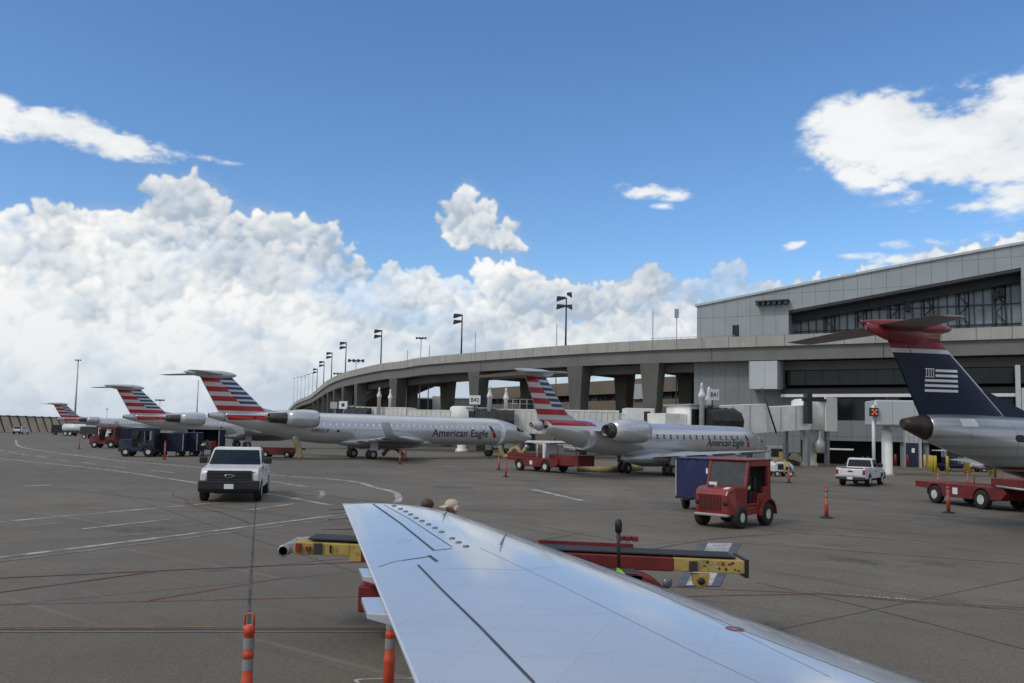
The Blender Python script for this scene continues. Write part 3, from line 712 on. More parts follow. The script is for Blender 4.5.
for k in range(12):
    u = ua-2+k*.9; mb.tube((u, 1.5, 13.1), (u, 1.5, 14.35+.0*k), .03, n=5)
mb.tube((ua-2, 1.5, 14.35), (ua+8, 1.5, 14.35), .03, n=5); mb.build('railing', zinc, term)
# brown building across the roadway
b0 = atY(495, 440, 165); b1 = atY(705, 440, 118); bd = V((b1.x-b0.x, b1.y-b0.y, 0)); bl = bd.length
br = thing('brown_building', 'low brown building with dark window strips seen under the viaduct', 'building', (b0.x, b0.y, 0), atan2(bd.y, bd.x))
hb0 = atY(520, 386.5, b0.lerp(b1, 25/210).y).z
mb = MB()
for z0, z1, o in ((0, 4.6, 0), (5.7, 8.2, 0), (9.3, hb0, 0)): mb.box(-4, bl+20, o, 12, z0, z1)
mb.build('facade', brown, br)
mb = MB(); mb.box(-4.0, bl+19.9, .7, 11.9, 4.601, 5.699); mb.box(-4.0, bl+19.9, .7, 11.9, 8.201, 9.299); mb.build('window_strip', glass, br)
mb = MB()
for k in range(int((bl+24)/2.2)): mb.box(-4+k*2.2, -3.88+k*2.2, .5, .7, 4.62, 5.68); mb.box(-4+k*2.2, -3.88+k*2.2, .5, .7, 8.22, 9.28)
mb.build('mullions', mullm, br)
for k, (u, w, z0, z1) in enumerate(((24, 5, 6.2, 7.6), (41, 3, 8.3, 10.6), (30, 4, 1.5, 3.6))):
    mb = MB(); mb.box(u, u+w, -.5, -.01, z0, z1); mb.build(('service_box', 'pale_shutter', 'service_box')[k], panelw if k == 1 else panel, br)
g0 = atY(338, 440, 230); g1 = atY(497, 440, 215); gd = V((g1.x-g0.x, g1.y-g0.y, 0)); gl = gd.length; gt = atY(440, 399, 222).z
gb = thing('grey_building', 'long dark grey building far behind the viaduct, left of the brown one', 'building', (g0.x, g0.y, 0), atan2(gd.y, gd.x))
mb = MB()
for z0, z1, o in ((0, gt*.32, 0), (gt*.42, gt*.68, 0), (gt*.78, gt, 0)): mb.box(0, gl, o, 14, z0, z1)
mb.build('facade', mat('grey_facade', (.11, .115, .12), .85, var=.15, sc=.2, colf=seams(4, 0, .1, .7)), gb)
mb = MB(); mb.box(.05, gl-.05, .8, 13.9, gt*.32+.001, gt*.42-.001); mb.box(.05, gl-.05, .8, 13.9, gt*.68+.001, gt*.78-.001); mb.build('window_strip', glass, gb)
mb = MB(); mb.box(-.2, gl+.2, -.2, 14.2, gt+.002, gt+.3); mb.build('roof_edge', panelw, gb)
# trailers under the viaduct
def boxbody(px0, px1, yt, yb, Y, dep, label, m, name='cargo_trailer'):
    a = atY(px0, yb, Y); b = atY(px1, yt, Y); w = b.x-a.x
    o = thing(name, label, 'trailer', (a.x, a.y, 0)); mb = MB(); mb.box(0, w, 0, dep, 1.2, b.z); mb.build('body', m, o, .05)
    mb = MB(); mb.box(.05, w-.05, .1, dep-.1, .8, 1.19); mb.build('chassis', dkmetal, o)
    for x in (.2*w, .8*w): mb = MB(); mb.lathe([(.05, -.15), (.5, -.15), (.5, .15), (.05, .15)], (x, .1, .5), (0, 1, 0), 12); mb.build('wheel', rubber, o)
    mb = MB(); mb.box(.05, w-.05, .05, dep-.05, b.z+.003, b.z+.12); mb.build('roof', panelw, o)
boxbody(432, 452, 397, 410, 170, 7, 'large pale grey box body parked under the viaduct, left of the gate sign', panelw)
boxbody(419, 431.5, 399, 410, 170, 6, 'dark grey box body beside the pale one under the viaduct', dkmetal)
boxbody(400, 414, 397.5, 410, 190, 6, 'dark box body under the viaduct between two piers', dkmetal)
# blast fence
f0 = G(-60, 432.6); f1 = G(98, 432.0); fd = V((f1.x-f0.x, f1.y-f0.y, 0)); fl = fd.length
bf = thing('blast_fence', 'tan ribbed jet blast fence at the far left edge of the apron', 'blast fence', (f0.x, f0.y, 0), atan2(fd.y, fd.x))
fencem = mat('fence_tan', (.50, .40, .27), .8, var=.15, sc=.3, dirt=((.2, .15, .1), .3, .5), colf=seams(.5, 0, .12, .75))
mb = MB(); mb.hexa([(0, 0, 0), (fl, 0, 0), (fl, .5, 0), (0, .5, 0), (0, 1.6, 4.1), (fl, 1.6, 4.1), (fl, 1.9, 4.1), (0, 1.9, 4.1)]); mb.build('panels', fencem, bf)
mb = MB(); mb.box(0, fl, 1.5, 2.0, 4.11, 4.4); mb.build('top_rail', dkmetal, bf)
k = 0
while k*4.4 < fl:
    mb = MB(); x = k*4.4; mb.hexa([(x, -.15, 0), (x+.3, -.15, 0), (x+.3, .6, 0), (x, .6, 0), (x, 1.45, 4.5), (x+.3, 1.45, 4.5), (x+.3, 2.1, 4.5), (x, 2.1, 4.5)]); mb.build('post', dkmetal, bf); k += 1
# ------------------------------------------------------------------ airliners
def interp(tab, s):
    if s <= tab[0][0]: return tab[0][1:]
    for a, b in zip(tab, tab[1:]):
        if s <= b[0]:
            t = (s-a[0])/(b[0]-a[0]); return tuple(x+(y-x)*t for x, y in zip(a[1:], b[1:]))
    return tab[-1][1:]
def smooth_tab(tab, step=.4):
    out = []; n = int(tab[-1][0]/step)
    ss = sorted(set([a[0] for a in tab]+[i*step for i in range(n+1)]))
    for s in ss:
        v = [0, 0, 0]; wt = 0
        lim = min(.7, s*.5+.001, (tab[-1][0]-s)*.5+.001)
        for k in range(-4, 5):
            q = interp(tab, max(0, min(tab[-1][0], s+k/4*lim))); w = 5-abs(k)
            for i in range(3): v[i] += q[i]*w
            wt += w
        out.append((s, *[x/wt for x in v]))
    return out
CRJ = dict(kind='crj', x0=20.6, st=smooth_tab([(0, 2.18, .06, .06), (.25, 2.2, .30, .32), (.9, 2.27, .58, .62), (1.8, 2.42, .86, .90), (2.7, 2.58, 1.08, 1.08), (3.6, 2.68, 1.23, 1.22), (4.8, 2.77, 1.38, 1.35), (6, 2.79, 1.42, 1.38),
      (24.5, 2.79, 1.42, 1.38), (26.5, 2.88, 1.34, 1.30), (28.5, 3.05, 1.14, 1.14), (30.5, 3.26, .88, .92), (32.2, 3.46, .64, .68), (33.4, 3.60, .46, .48), (34.3, 3.68, .32, .34), (34.9, 3.72, .20, .20)]),
    fin=((29.3, 3.95), (33.9, 3.7), (33.2, 7.12), (35.9, 7.12)), dorsal=((27.2, 4.0), (30.2, 4.5)), bullet=(32.7, 37.2, 7.2, .36),
    stab=((33.8, 36.2), (37.0, 38.1), 4.35, 7.28, -.06), eng=(26.1, 29.0, 30.8, 3.62, 2.2, .80), wing=((14.4, 21.6), (16.8, 21.6), (22.6, 24.1), 1.35, 3.8, 11.6, 1.7, 2.15), winglet=1.25,
    gear=(20.5, 2.05, .46, .3), ngear=(3.4, .30, .2), win=(6.2, 25.0, 31, .72, .2, .25), ztop=7.0, per=.80, stripe=(34.9, 5.0))
ERJ = dict(kind='erj', x0=16.6, st=smooth_tab([(0, 1.86, .04, .04), (.3, 1.88, .22, .24), (1.0, 1.98, .46, .5), (1.9, 2.18, .74, .76), (2.8, 2.36, .95, .95), (3.8, 2.46, 1.08, 1.07), (5, 2.48, 1.14, 1.14), (6, 2.48, 1.14, 1.14),
      (19.8, 2.48, 1.14, 1.14), (21.5, 2.55, 1.08, 1.09), (23.2, 2.74, .93, .96), (24.8, 2.97, .73, .78), (26.0, 3.13, .54, .58), (26.8, 3.22, .41, .43), (27.4, 3.27, .28, .29), (27.9, 3.31, .14, .14)]),
    fin=((23.8, 3.4), (27.0, 3.45), (26.75, 6.35), (28.55, 6.35)), dorsal=((22.4, 3.45), (24.9, 4.25)), bullet=(26.0, 29.4, 6.5, .25),
    stab=((27.0, 28.8), (28.7, 29.8), 3.75, 6.55, -.24), eng=(19.3, 22.7, 23.5, 3.02, 2.0, .78), wing=((11.8, 17.1), (13.3, 17.0), (16.8, 17.9), 1.14, 3.2, 10.0, 1.3, 1.95), winglet=0,
    gear=(16.4, 2.0, .42, .26), ngear=(2.3, .24, .16), win=(6.4, 19.0, 17, .40, .22, .32), ztop=6.28, per=.66, stripe=(27.9, 4.2))
USJ = dict(ERJ); USJ['fin'] = ((23.35, 3.4), (27.0, 3.45), (26.7, 6.35), (28.55, 6.35)); USJ['dorsal'] = ((21.2, 3.6), (24.7, 4.55)); USJ['st'] = smooth_tab([q for q in ((0, 1.86, .04, .04), (.3, 1.88, .22, .24), (1.0, 1.98, .46, .5), (1.9, 2.18, .74, .76), (2.8, 2.36, .95, .95), (3.8, 2.46, 1.08, 1.07), (5, 2.48, 1.14, 1.14), (21.2, 2.48, 1.14, 1.14), (22.6, 2.55, 1.09, 1.1), (24.0, 2.75, .93, .94), (25.3, 2.98, .73, .76), (26.4, 3.13, .58, .60), (27.1, 3.26, .41, .42), (27.5, 3.32, .28, .29), (27.9, 3.36, .15, .15))], .35)
def livery(P, base, rows=True):
    """striped tail paint carried by the body: bands are laid along object z inside slanted ends"""
    def f(nt, c):
        _, x, y, z = objxyz(nt); q = (z.rsub(P['ztop']))/P['per']
        band = q.fract().lt(.54); xt = P['x0']-P['stripe'][0]
        zr = z.rsub(P['ztop']-2.9*P['per'])
        ok = (x.gt(zr*.75+(xt+.55)))*(x.lt(zr*1.0+(xt+P['stripe'][1])))*(q.gt(2.9))*(q.lt(4.62))
        okw = (x.gt(zr*.75+(xt+.5)))*(x.lt(zr*1.0+(xt+P['stripe'][1]+.1)))*(q.gt(2.9))*(q.lt(4.64))
        c = mixc(nt, okw, c, (.62, .62, .63))
        c = mixc(nt, ok*band, c, (.42, .022, .028))
        # faint skin joints
        return mixc(nt, (x/2.4).fract().lt(.008)*.4, c, (.2, .2, .22))
    return f
def finlivery(P):
    def f(nt, c):
        _, x, y, z = objxyz(nt); a = nt.nodes.new('ShaderNodeAttribute'); a.attribute_name = 'chord'; u = E(nt, a.outputs['Fac'])
        q = (z.rsub(P['ztop']))/P['per']; redb = q.fract().lt(.54); q2 = ((q+.02)*2.0).fract().lt(.58)
        stag = (q.op('FLOOR'))*.02+.52
        front = u.gt(stag)*(q.lt(2.85)); inr = q.gt(0.0)
        c = mixc(nt, inr, c, (.60, .60, .61))
        c = mixc(nt, redb*inr*(front.rsub(1.0))*(u.gt(.015)), c, (.42, .022, .028))
        return mixc(nt, q2*inr*front*(u.lt(.985)), c, (.022, .05, .16))
    return f
def usfin(P):
    def f(nt, c):
        _, x, y, z = objxyz(nt); a = nt.nodes.new('ShaderNodeAttribute'); a.attribute_name = 'chord'; u = E(nt, a.outputs['Fac'])
        c = mixc(nt, z.gt(5.80), c, (.20, .022, .03)); c = mixc(nt, z.gt(5.68)*(z.lt(5.82)), c, (.5, .5, .52))
        c = mixc(nt, u.gt(.955)*(z.lt(5.82)), c, (.5, .5, .52))
        return mixc(nt, ((u-.30).op('ABSOLUTE')).lt(.006), c, (.01, .01, .02))
    return f
def usbody(nt, c):
    _, x, y, z = objxyz(nt)
    b = noise(nt, None, .5, 5, .6); nt.links.new(comb2(nt, x, 0), b.inputs['Vector'])
    hb = z*3.1; c = mixc(nt, hb.fract().lt(.36)*(z.gt(1.9)), c, (.30, .33, .36))
    c = mixc(nt, (x/1.55).fract().lt(.012)*.6, c, (.12, .12, .13))
    c = mixc(nt, z.lt(2.02), c, (.13, .02, .025)); c = mixc(nt, z.lt(1.92), c, (.45, .45, .46)); return mixc(nt, z.lt(1.87), c, (.012, .017, .04))
silver = (.60, .615, .64)
bodyC = mat('jet_body', silver, .24, .42, var=.05, sc=.4, colf=livery(CRJ, silver), coat=.25)
bodyE = mat('regional_body', silver, .24, .42, var=.05, sc=.4, colf=livery(ERJ, silver), coat=.25)
navyfin = 0
finC = mat('jet_fin', silver, .35, .2, var=.04, colf=finlivery(CRJ), coat=.25)
finE = mat('regional_fin', silver, .35, .2, var=.04, colf=finlivery(ERJ), coat=.25)
plain = mat('jet_grey', (.56, .575, .60), .28, .35, var=.05, sc=.5, coat=.2)
under = mat('wing_grey', (.36, .375, .40), .45, .1, var=.08, sc=.5)
usF = mat('navy_fin', (.008, .014, .04), .4, var=.15, sc=1, colf=usfin(ERJ), spec=.3)
usB = mat('bare_body', (.42, .44, .46), .3, .5, var=.06, sc=.5, colf=usbody, coat=.3)
usR = mat('red_tip', (.20, .022, .03), .35, var=.1, coat=.3)
usS = mat('tailplane_grey', (.25, .235, .24), .5, var=.1)
brownc = mat('tail_cone_brown', (.035, .026, .022), .5, .2, var=.3, sc=3)
pane_glint = mat('window_glint', (.92, .94, .96), .4, var=.03)  # near-white colour stands in for sky reflected in the panes
outline = mat('door_outline', (.56, .575, .60), .36, .3)
nozz = mat('nozzle', (.10, .095, .09), .4, .8, var=.25)
def surf(P, s, th, off=0.0):
    cz, rz, ry = interp(P['st'], s); return V((P['x0']-s, -(ry+off)*sin(th), cz+(rz+off)*cos(th)))
def zth(P, s, z):
    cz, rz, ry = interp(P['st'], s); return math.acos(max(-1, min(1, (z-cz)/rz)))
def patch(P, s0, s1, z0, z1, off, side=1, n=3):
    mb = MB(); R = []
    for i in range(n+1):
        s = s0+(s1-s0)*i/n; R.append([surf(P, s, side*zth(P, s, z1+(z0-z1)*j/n), off) for j in range(n+1)])
    return mb.loft(R, cap=False, closed=False)
def oval(P, s, z, w, h, off, side=1, n=10, sq=1.6):
    mb = MB(); vs = []
    for k in range(n):
        a = 2*pi*k/n; ca, sa = cos(a), sin(a)
        ss = s+w/2*math.copysign(abs(ca)**(2/3), ca); z_ = z+h/2*math.copysign(abs(sa)**(2/3), sa)
        vs.append(surf(P, ss, side*zth(P, ss, z_), off))
    return mb.add(vs, [tuple(range(n))])
def ptext(P, txt, size, s_left, zb, off, m, parent, name, shear=0.0, space=1.0):
    """lettering on the starboard side: reads from tail to nose"""
    vs, fs, w = textmesh(txt, size, shear, space); mb = MB()
    mb.add([surf(P, s_left-v.x, zth(P, s_left-v.x, zb+v.y), off) for v in vs], fs); return mb.build(name, m, parent)
def airliner(P, label, loc, rz, us=False, title=None, reg=None, sc=1.0, group=None):
    o = thing('regional_jet', label, 'airliner', loc, rz, group, sc); x0 = P['x0']
    body, finm = (usB, usF) if us else ((bodyC, finC) if P['kind'] == 'crj' else (bodyE, finE))
    mb = MB(); st = P['st']; cut = len(st)
    conestart = (27.1 if us else (27.15 if P['kind'] == 'erj' else 33.6))
    mb.loft([[surf(P, s[0], 2*pi*k/36) for k in range(36)] for s in st if s[0] <= conestart+.001]); fus = mb.build('fuselage', body, o)
    mb = MB(); mb.loft([[surf(P, s[0], 2*pi*k/24, .012) for k in range(24)] for s in st if s[0] >= conestart-.01]); mb.build('tail_cone', brownc if us else plain, o)
    if not us:
        e = st[-1][0]; cz_, rz2, ry2 = st[-1][1:]; mb = MB(); mb.lathe([(rz2*1.12, -.25), (rz2*.98, .06), (rz2*.55, .05), (rz2*.5, -.2)], (x0-e, 0, cz_), (-1, 0, .05), 16); mb.build('exhaust_outlet', nozz, o)
    # fin with its dorsal fillet
    (ls, lz), (ts, tz), (l2, z2), (t2, _) = P['fin']; mb = MB()
    secs = []
    for k in range(7):
        t = k/6; z = lz-.35+(z2-lz+.35)*t
        le = ls+(l2-ls)*t; te = ts+(t2-ts)*t
        secs.append(((x0-le, 0, z), (x0-te, 0, z), (0, 1, 0), .085))
    mb.foil(secs); fin = mb.build('fin', finm, o)
    (d0s, d0z), (d1s, d1z) = P['dorsal']; mb = MB()
    mb.loft([[(x0-d0s, -.04, d0z-.3), (x0-d0s, .04, d0z-.3), (x0-d0s, .02, d0z+.05), (x0-d0s, -.02, d0z+.05)],
             [(x0-(d0s+d1s)/2, -.1, d0z-.3), (x0-(d0s+d1s)/2, .1, d0z-.3), (x0-(d0s+d1s)/2, .03, d0z+.16), (x0-(d0s+d1s)/2, -.03, d0z+.16)],
             [(x0-d1s-.5, -.13, d0z-.4), (x0-d1s-.5, .13, d0z-.4), (x0-d1s-.12, .04, d1z), (x0-d1s-.12, -.04, d1z)]], smooth=False); mb.build('dorsal_fillet', usF if us else plain, o)
    s0, s1, bz, br_ = P['bullet']; mb = MB()
    mb.loft([[(x0-(s0+(s1-s0)*t), br_*.8*r*cos(a), bz+dz+br_*r*sin(a)) for a in [2*pi*k/14 for k in range(14)]] for t, r, dz in ((0, .08, .02), (.04, .42, .02), (.12, .72, .02), (.3, 1, .02), (.6, .95, .03), (.82, .6, .08), (.95, .28, .12), (1, .08, .13))])
    mb.build('fin_fairing', usR if us else plain, o)
    if us:
        mb = MB(); mb.loft([[(x0-s, ry*cos(a), z+rz_*sin(a)) for a in [2*pi*k/14 for k in range(14)]] for s, z, rz_, ry in ((26.5, 6.3, .3, .1), (27.5, 6.3, .42, .18), (28.5, 6.38, .30, .15), (29.2, 6.5, .14, .08))]); mb.build('fin_cap', usR, o)
    (a0, a1), (b0_, b1_), half, sz, dih = P['stab']
    for sy in (-1, 1):
        mb = MB(); secs = []
        for k in range(5):
            t = k/4; y = sy*(.1+(half-.1)*t); secs.append(((x0-(a0+(b0_-a0)*t), y, sz+dih*t), (x0-(a1+(b1_-a1)*t), y, sz+dih*t), (0, 0, 1), .09))
        k = 1.0; q = secs[-1]; tl, tt = V(q[0]), V(q[1]); secs.append((tl.lerp(tt, .25)+V((0, sy*.12, 0)), tl.lerp(tt, .9)+V((0, sy*.12, 0)), (0, 0, 1), .06))
        st_ = mb.foil(secs).build('tailplane', usS if us else plain, o)
    # engines
    e0, e1, e2, ez, ey, er = P['eng']
    for sy in (-1, 1):
        mb = MB(); L = e1-e0
        mb.lathe([(er*.70, .25), (er*.80, .02), (er*.86, -.02), (er*.95, .12), (er*1.0, .45), (er*1.02, L*.42), (er*.93, L*.74), (er*.68, L), (er*.64, L-.02), (er*.6, L-.4)], (x0-e0, sy*ey, ez), (-1, 0, 0), 26, cap=False); en = mb.build('engine_nacelle', plain, o)
        mb = MB(); mb.lathe([(er*.79, .02), (er*.865, -.023), (er*.94, .10), (er*.955, .13)], (x0-e0, sy*ey, ez), (-1, 0, 0), 26, cap=False); mb.build('intake_lip', chrome, en)
        mb = MB(); mb.lathe([(er*.71, .28), (.02, .3)], (x0-e0, sy*ey, ez), (-1, 0, 0), 20); mb.build('fan', dkmetal, en)
        mb = MB(); mb.lathe([(er*.60, L-.35), (er*.60, L+.02), (er*.50, e2-e0-.3), (er*.46, e2-e0-.28), (er*.42, e2-e0-.6)], (x0-e0, sy*ey, ez), (-1, 0, 0), 22); mb.build('exhaust_nozzle', nozz, en)
        if P['kind'] == 'crj': mb = MB(); mb.lathe([(er*.36, e2-e0-.9), (er*.24, e2-e0-.35), (.03, e2-e0+.05)], (x0-e0, sy*ey, ez), (-1, 0, 0), 16); mb.build('exhaust_cone', nozz, en)
        mb = MB(); mb.foil([((x0-e0-.9, sy*.7, ez-.05), (x0-e1-.5, sy*.7, ez-.05), (0, 0, 1), .14), ((x0-e0-.7, sy*(ey-er*.6), ez), (x0-e1-.1, sy*(ey-er*.6), ez), (0, 0, 1), .12)]); mb.build('pylon', plain, o)
    # wings
    (r0_, r1_), (k0, k1), (t0, t1), yr, yk, yt_, zr, zt = P['wing']
    for sy in (-1, 1):
        mb = MB(); zk = zr+(zt-zr)*(yk-yr)/(yt_-yr)
        mb.foil([((x0-r0_+.4, sy*.4, zr-.06), (x0-r1_, sy*.4, zr-.1), (0, 0, 1), .12), ((x0-r0_, sy*yr, zr), (x0-r1_, sy*yr, zr-.04), (0, 0, 1), .12), ((x0-k0, sy*yk, zk), (x0-k1, sy*yk, zk-.02), (0, 0, 1), .11),
                 ((x0-t0, sy*yt_, zt), (x0-t1, sy*yt_, zt), (0, 0, 1), .10)], 9, .015); w = mb.build('wing', under, o)
        if P['winglet']:
            h = P['winglet']; mb = MB(); nn = V((0, sy, -.15)).normalized()
            mb.foil([((x0-t0, sy*(yt_-.03), zt-.03), (x0-t1, sy*(yt_-.03), zt-.03), nn, .08), ((x0-t0-.75, sy*(yt_+.06), zt+.3), (x0-t1-.15, sy*(yt_+.06), zt+.3), nn, .08),
                     ((x0-t0-1.35, sy*(yt_+.22), zt+h), (x0-t1-.65, sy*(yt_+.22), zt+h), nn, .07)]); mb.build('winglet', under, w)
        for q in (.3, .55, .8):
            y = sy*(yr+(yt_-yr)*q); xe = x0-(r1_+(t1-r1_)*q); z = zr+(zt-zr)*q
            mb = MB(); mb.loft([[(xe+dx_, y+.09*r*cos(a), z-.14+dz_+.12*r*sin(a)) for a in [2*pi*j/8 for j in range(8)]] for dx_, r, dz_ in ((1.0, .15, .05), (.6, .9, 0), (.0, 1, 0), (-.35, .5, .05), (-.5, .12, .1))]); mb.build('flap_fairing', under, w)
    mb = MB(); zc0 = zr-.12
    mb.loft([[(x0-(r0_-1.6+(r1_-r0_+3.4)*t), (yr+.08)*w_*cos(a), zc0-.02+.62*h_*sin(a)) for a in [2*pi*j/20 for j in range(20)]] for t, w_, h_ in ((0, .35, .25), (.1, .75, .6), (.25, 1, .95), (.5, 1.05, 1), (.75, 1, .95), (.9, .7, .6), (1, .3, .2))]); mb.build('belly_fairing', plain, o)
    # landing gear
    gs, gy, gr, gw = P['gear']
    for sy in (-1, 1):
        mb = MB(); mb.tube((x0-gs, sy*gy, gr), (x0-gs+.1, sy*(gy+.15), zr+.05), .10, .12); mb.tube((x0-gs+.5, sy*(gy-.2), zr-.2), (x0-gs, sy*gy, gr+.35), .05); mb.tube((x0-gs, sy*(gy-.32), gr), (x0-gs, sy*(gy+.32), gr), .07); g = mb.build('main_gear', steel, o)
        for d in (-1, 1):
            mb = MB(); c = (x0-gs, sy*gy+d*.27, gr); mb.lathe([(gr*.5, -gw*.4), (gr*.93, -gw*.42), (gr, -gw*.25), (gr, gw*.25), (gr*.93, gw*.42), (gr*.5, gw*.4)], c, (0, 1, 0), 18); w = mb.build('wheel', rubber, g)
            mb = MB(); mb.lathe([(gr*.5, -gw*.43), (gr*.25, -gw*.36), (gr*.25, gw*.36), (gr*.5, gw*.43)], c, (0, 1, 0), 14); mb.build('rim', zinc, w)
        mb = MB(); mb.box(x0-gs-.35, x0-gs+.45, sy*(gy+.42)-.02, sy*(gy+.42)+.02, gr+.35, zr+.1); mb.build('gear_door', plain, o)
    ns, nr, nw = P['ngear']; mb = MB(); zn = interp(P['st'], ns)[0]-interp(P['st'], ns)[1]
    mb.tube((x0-ns, 0, nr), (x0-ns-.05, 0, zn+.2), .07, .09); mb.tube((x0-ns, -.2, nr), (x0-ns, .2, nr), .05); mb.tube((x0-ns-.9, 0, zn+.1), (x0-ns, 0, nr+.4), .045); g = mb.build('nose_gear', steel, o)
    for d in (-1, 1): mb = MB(); mb.lathe([(nr*.5, -nw*.4), (nr*.95, -nw*.4), (nr, 0), (nr*.95, nw*.4), (nr*.5, nw*.4)], (x0-ns, d*.17, nr), (0, 1, 0), 14); mb.build('wheel', rubber, g)
    for d in (-1, 1): mb = MB(); mb.box(x0-ns-.5, x0-ns+.6, d*.3-.015, d*.3+.015, zn-.42, zn+.12); mb.build('gear_door', plain, o)
    # windows and doors
    w0_, w1_, nw_, wz, ww, wh = P['win']; cz = interp(P['st'], 12)[0]
    for sd in (-1, 1):
        for k in range(nw_):
            s = w0_+(w1_-w0_)*k/(nw_-1)
            if P['kind'] == 'crj':
                wm = pane_glint
            else: wm = glass
            oval(P, s, cz+wz*.55, ww, wh, .006, sd).build('cabin_window', wm, o)
        if P['kind'] == 'crj':
            for s in (15.6, 16.7): patch(P, s-.27, s+.27, cz-.15, cz+.85, .004, sd).build('exit_hatch', outline, o)
            patch(P, 4.6, 5.35, cz-.55, cz+.95, .004, sd).build('cabin_door', outline, o); patch(P, 3.3, 3.32, cz-.3, cz-.28, .006, sd)
            for a, b, c_, d_ in ((1.55, 2.15, 2.82, 3.16), (2.2, 2.75, 2.88, 3.3)): patch(P, a, b, c_, d_, .008, sd).build('cockpit_window', glass, o)
        else:
            s = 14.2; patch(P, s-.25, s+.25, cz-.28, cz+.65, .004, sd).build('exit_hatch', outline, o)
            patch(P, 3.9, 4.6, cz-.5, cz+.8, .004, sd).build('cabin_door', outline, o)
            for a, b, c_, d_ in ((1.25, 1.75, 2.3, 2.58), (1.8, 2.35, 2.36, 2.72)): patch(P, a, b, c_, d_, .008, sd).build('cockpit_window', glass, o)
    if not us:
        mb = oval(P, (27.0 if P['kind'] == 'erj' else 31.2), (3.2 if P['kind'] == 'erj' else 3.62), .3, .18, .02); mb.build('air_inlet', black, o)
    if title:
        txt, size, sl_, zb = title; ptext(P, txt, size, sl_, zb, .012, letter, o, 'airline_title', 0, 1.02)
        # slanted two-tone mark after the title
        se, h = sl_-P['tw'], size
        for m_, a, b in ((letter, ((0, 1.0), (.28, .92), (.5, .5), (.22, .52)), 0), (lamp_red, ((.27, .46), (.55, .44), (.78, 0), (.5, -.04)), 0)):
            mb = MB(); R = []
            for k in range(9):
                t = k/8; l = V((*a[0], 0)).lerp(V((*a[3], 0)), t); r_ = V((*a[1], 0)).lerp(V((*a[2], 0)), t)
                R.append([surf(P, se-q.x*h*1.25, zth(P, se-q.x*h*1.25, zb-.05+q.y*h*1.15), .014) for q in (l, l.lerp(r_, .5), r_)])
            mb.loft(R, cap=False, closed=False); mb.build('emblem', m_, o)
    if reg: ptext(P, reg[0], reg[1], reg[2], reg[3], .012, letter, o, 'registration', .2)
    if reg: oval(P, reg[2]-reg[1]*5.2, reg[3]+.15, .28, .22, .012).build('vent', black, o)
    if us:   # flag panel on the fin
        (ls, lz), (ts, tz), (l2, z2), (t2, _) = P['fin']
        def fp(s, z):
            t = (z-(lz-.35))/(z2-lz+.35); le = ls+(l2-ls)*t; te = ts+(t2-ts)*t; u = max(.02, min(.98, (s-le)/(te-le))); c = te-le
            y = 5*(.2969*u**.5-.126*u-.3516*u*u+.2843*u**3-.1036*u**4)*.085*c; return V((x0-s, -y-.012, z))
        def bar(sl, sr, zl, zr_, nm='flag_stripe'):
            mb = MB(); n = 8; mb.loft([[fp(sl+(sr-sl)*k/n, zl), fp(sl+(sr-sl)*k/n, zr_)] for k in range(n+1)], cap=False, closed=False); mb.build(nm, signw, fin)
        FL, FR = 27.1, 25.9; f0_, dzf = 3.95, .165
        for k in range(5):
            z = 5.08-k*dzf; sl = FL if k > 1 else FL-.38
            bar(sl, FR, z, z+.085)
        for k in range(4): bar(FL-.04-.085*k, FL-.04-.085*k-.028, 4.92, 5.165, 'flag_canton')
        bar(FL, FL-.33, 4.898, 4.92, 'flag_canton'); bar(FL, FL-.33, 5.165, 5.19, 'flag_canton')
        oval(P, 24.25, 2.95, .34, .24, .01).build('vent', black, o); oval(P, 26.35, 2.9, .2, .18, .012)
        patch(P, 25.6, 26.15, 3.3, 3.55, .008).build('access_panel', signw, o)
        mb = MB(); mb.tube((x0-23.2, -.3, 3.3), (x0-23.2, -.3, 3.75), .03); mb.build('antenna', plain, o)
    return o
vs, fs, w_ = textmesh('American Eagle', 1.15); CRJ['tw'] = w_*1.06/1.15+.25
vs, fs, w_ = textmesh('American Eagle', .92); ERJ['tw'] = w_*1.02*.80/.92+.15
def place(px, py, z=0): p = G(px, py, z); return V((p.x, p.y, 0))
def atd(px, d): p = atY(px, 440, d); return V((p.x, p.y, 0))
AH = radians(36.4)
crjA = airliner(CRJ, 'large silver jet with striped tail, whole side and title in view left of centre', atd(361, 79.5), AH, title=('American Eagle', 1.06, 13.5, 2.22), reg=('N952LR', .5, 26.2, 2.42))
crjB = dup(crjA, 'silver striped-tail jet, second from the left, with blue carts and a tug beneath', atd(241, 108.5), AH, skip=('registration',))
pB = crjB
crjC = dup(crjA, 'farthest striped-tail jet at the far left, beside the blast fence', atd(121, 207), AH, skip=('registration',))
erj = airliner(ERJ, 'smaller silver jet with dark cabin windows behind the blue cart and red tug', atd(645, 59), radians(43), title=('American Eagle', .80, 10.5, 2.05))
usj = airliner(USJ, 'jet with navy and red tail bearing a white flag, at the right edge', V((12.72, 27.0, 0))+V((cos(radians(12)), sin(radians(12)), 0))*11.3, radians(12), us=True)
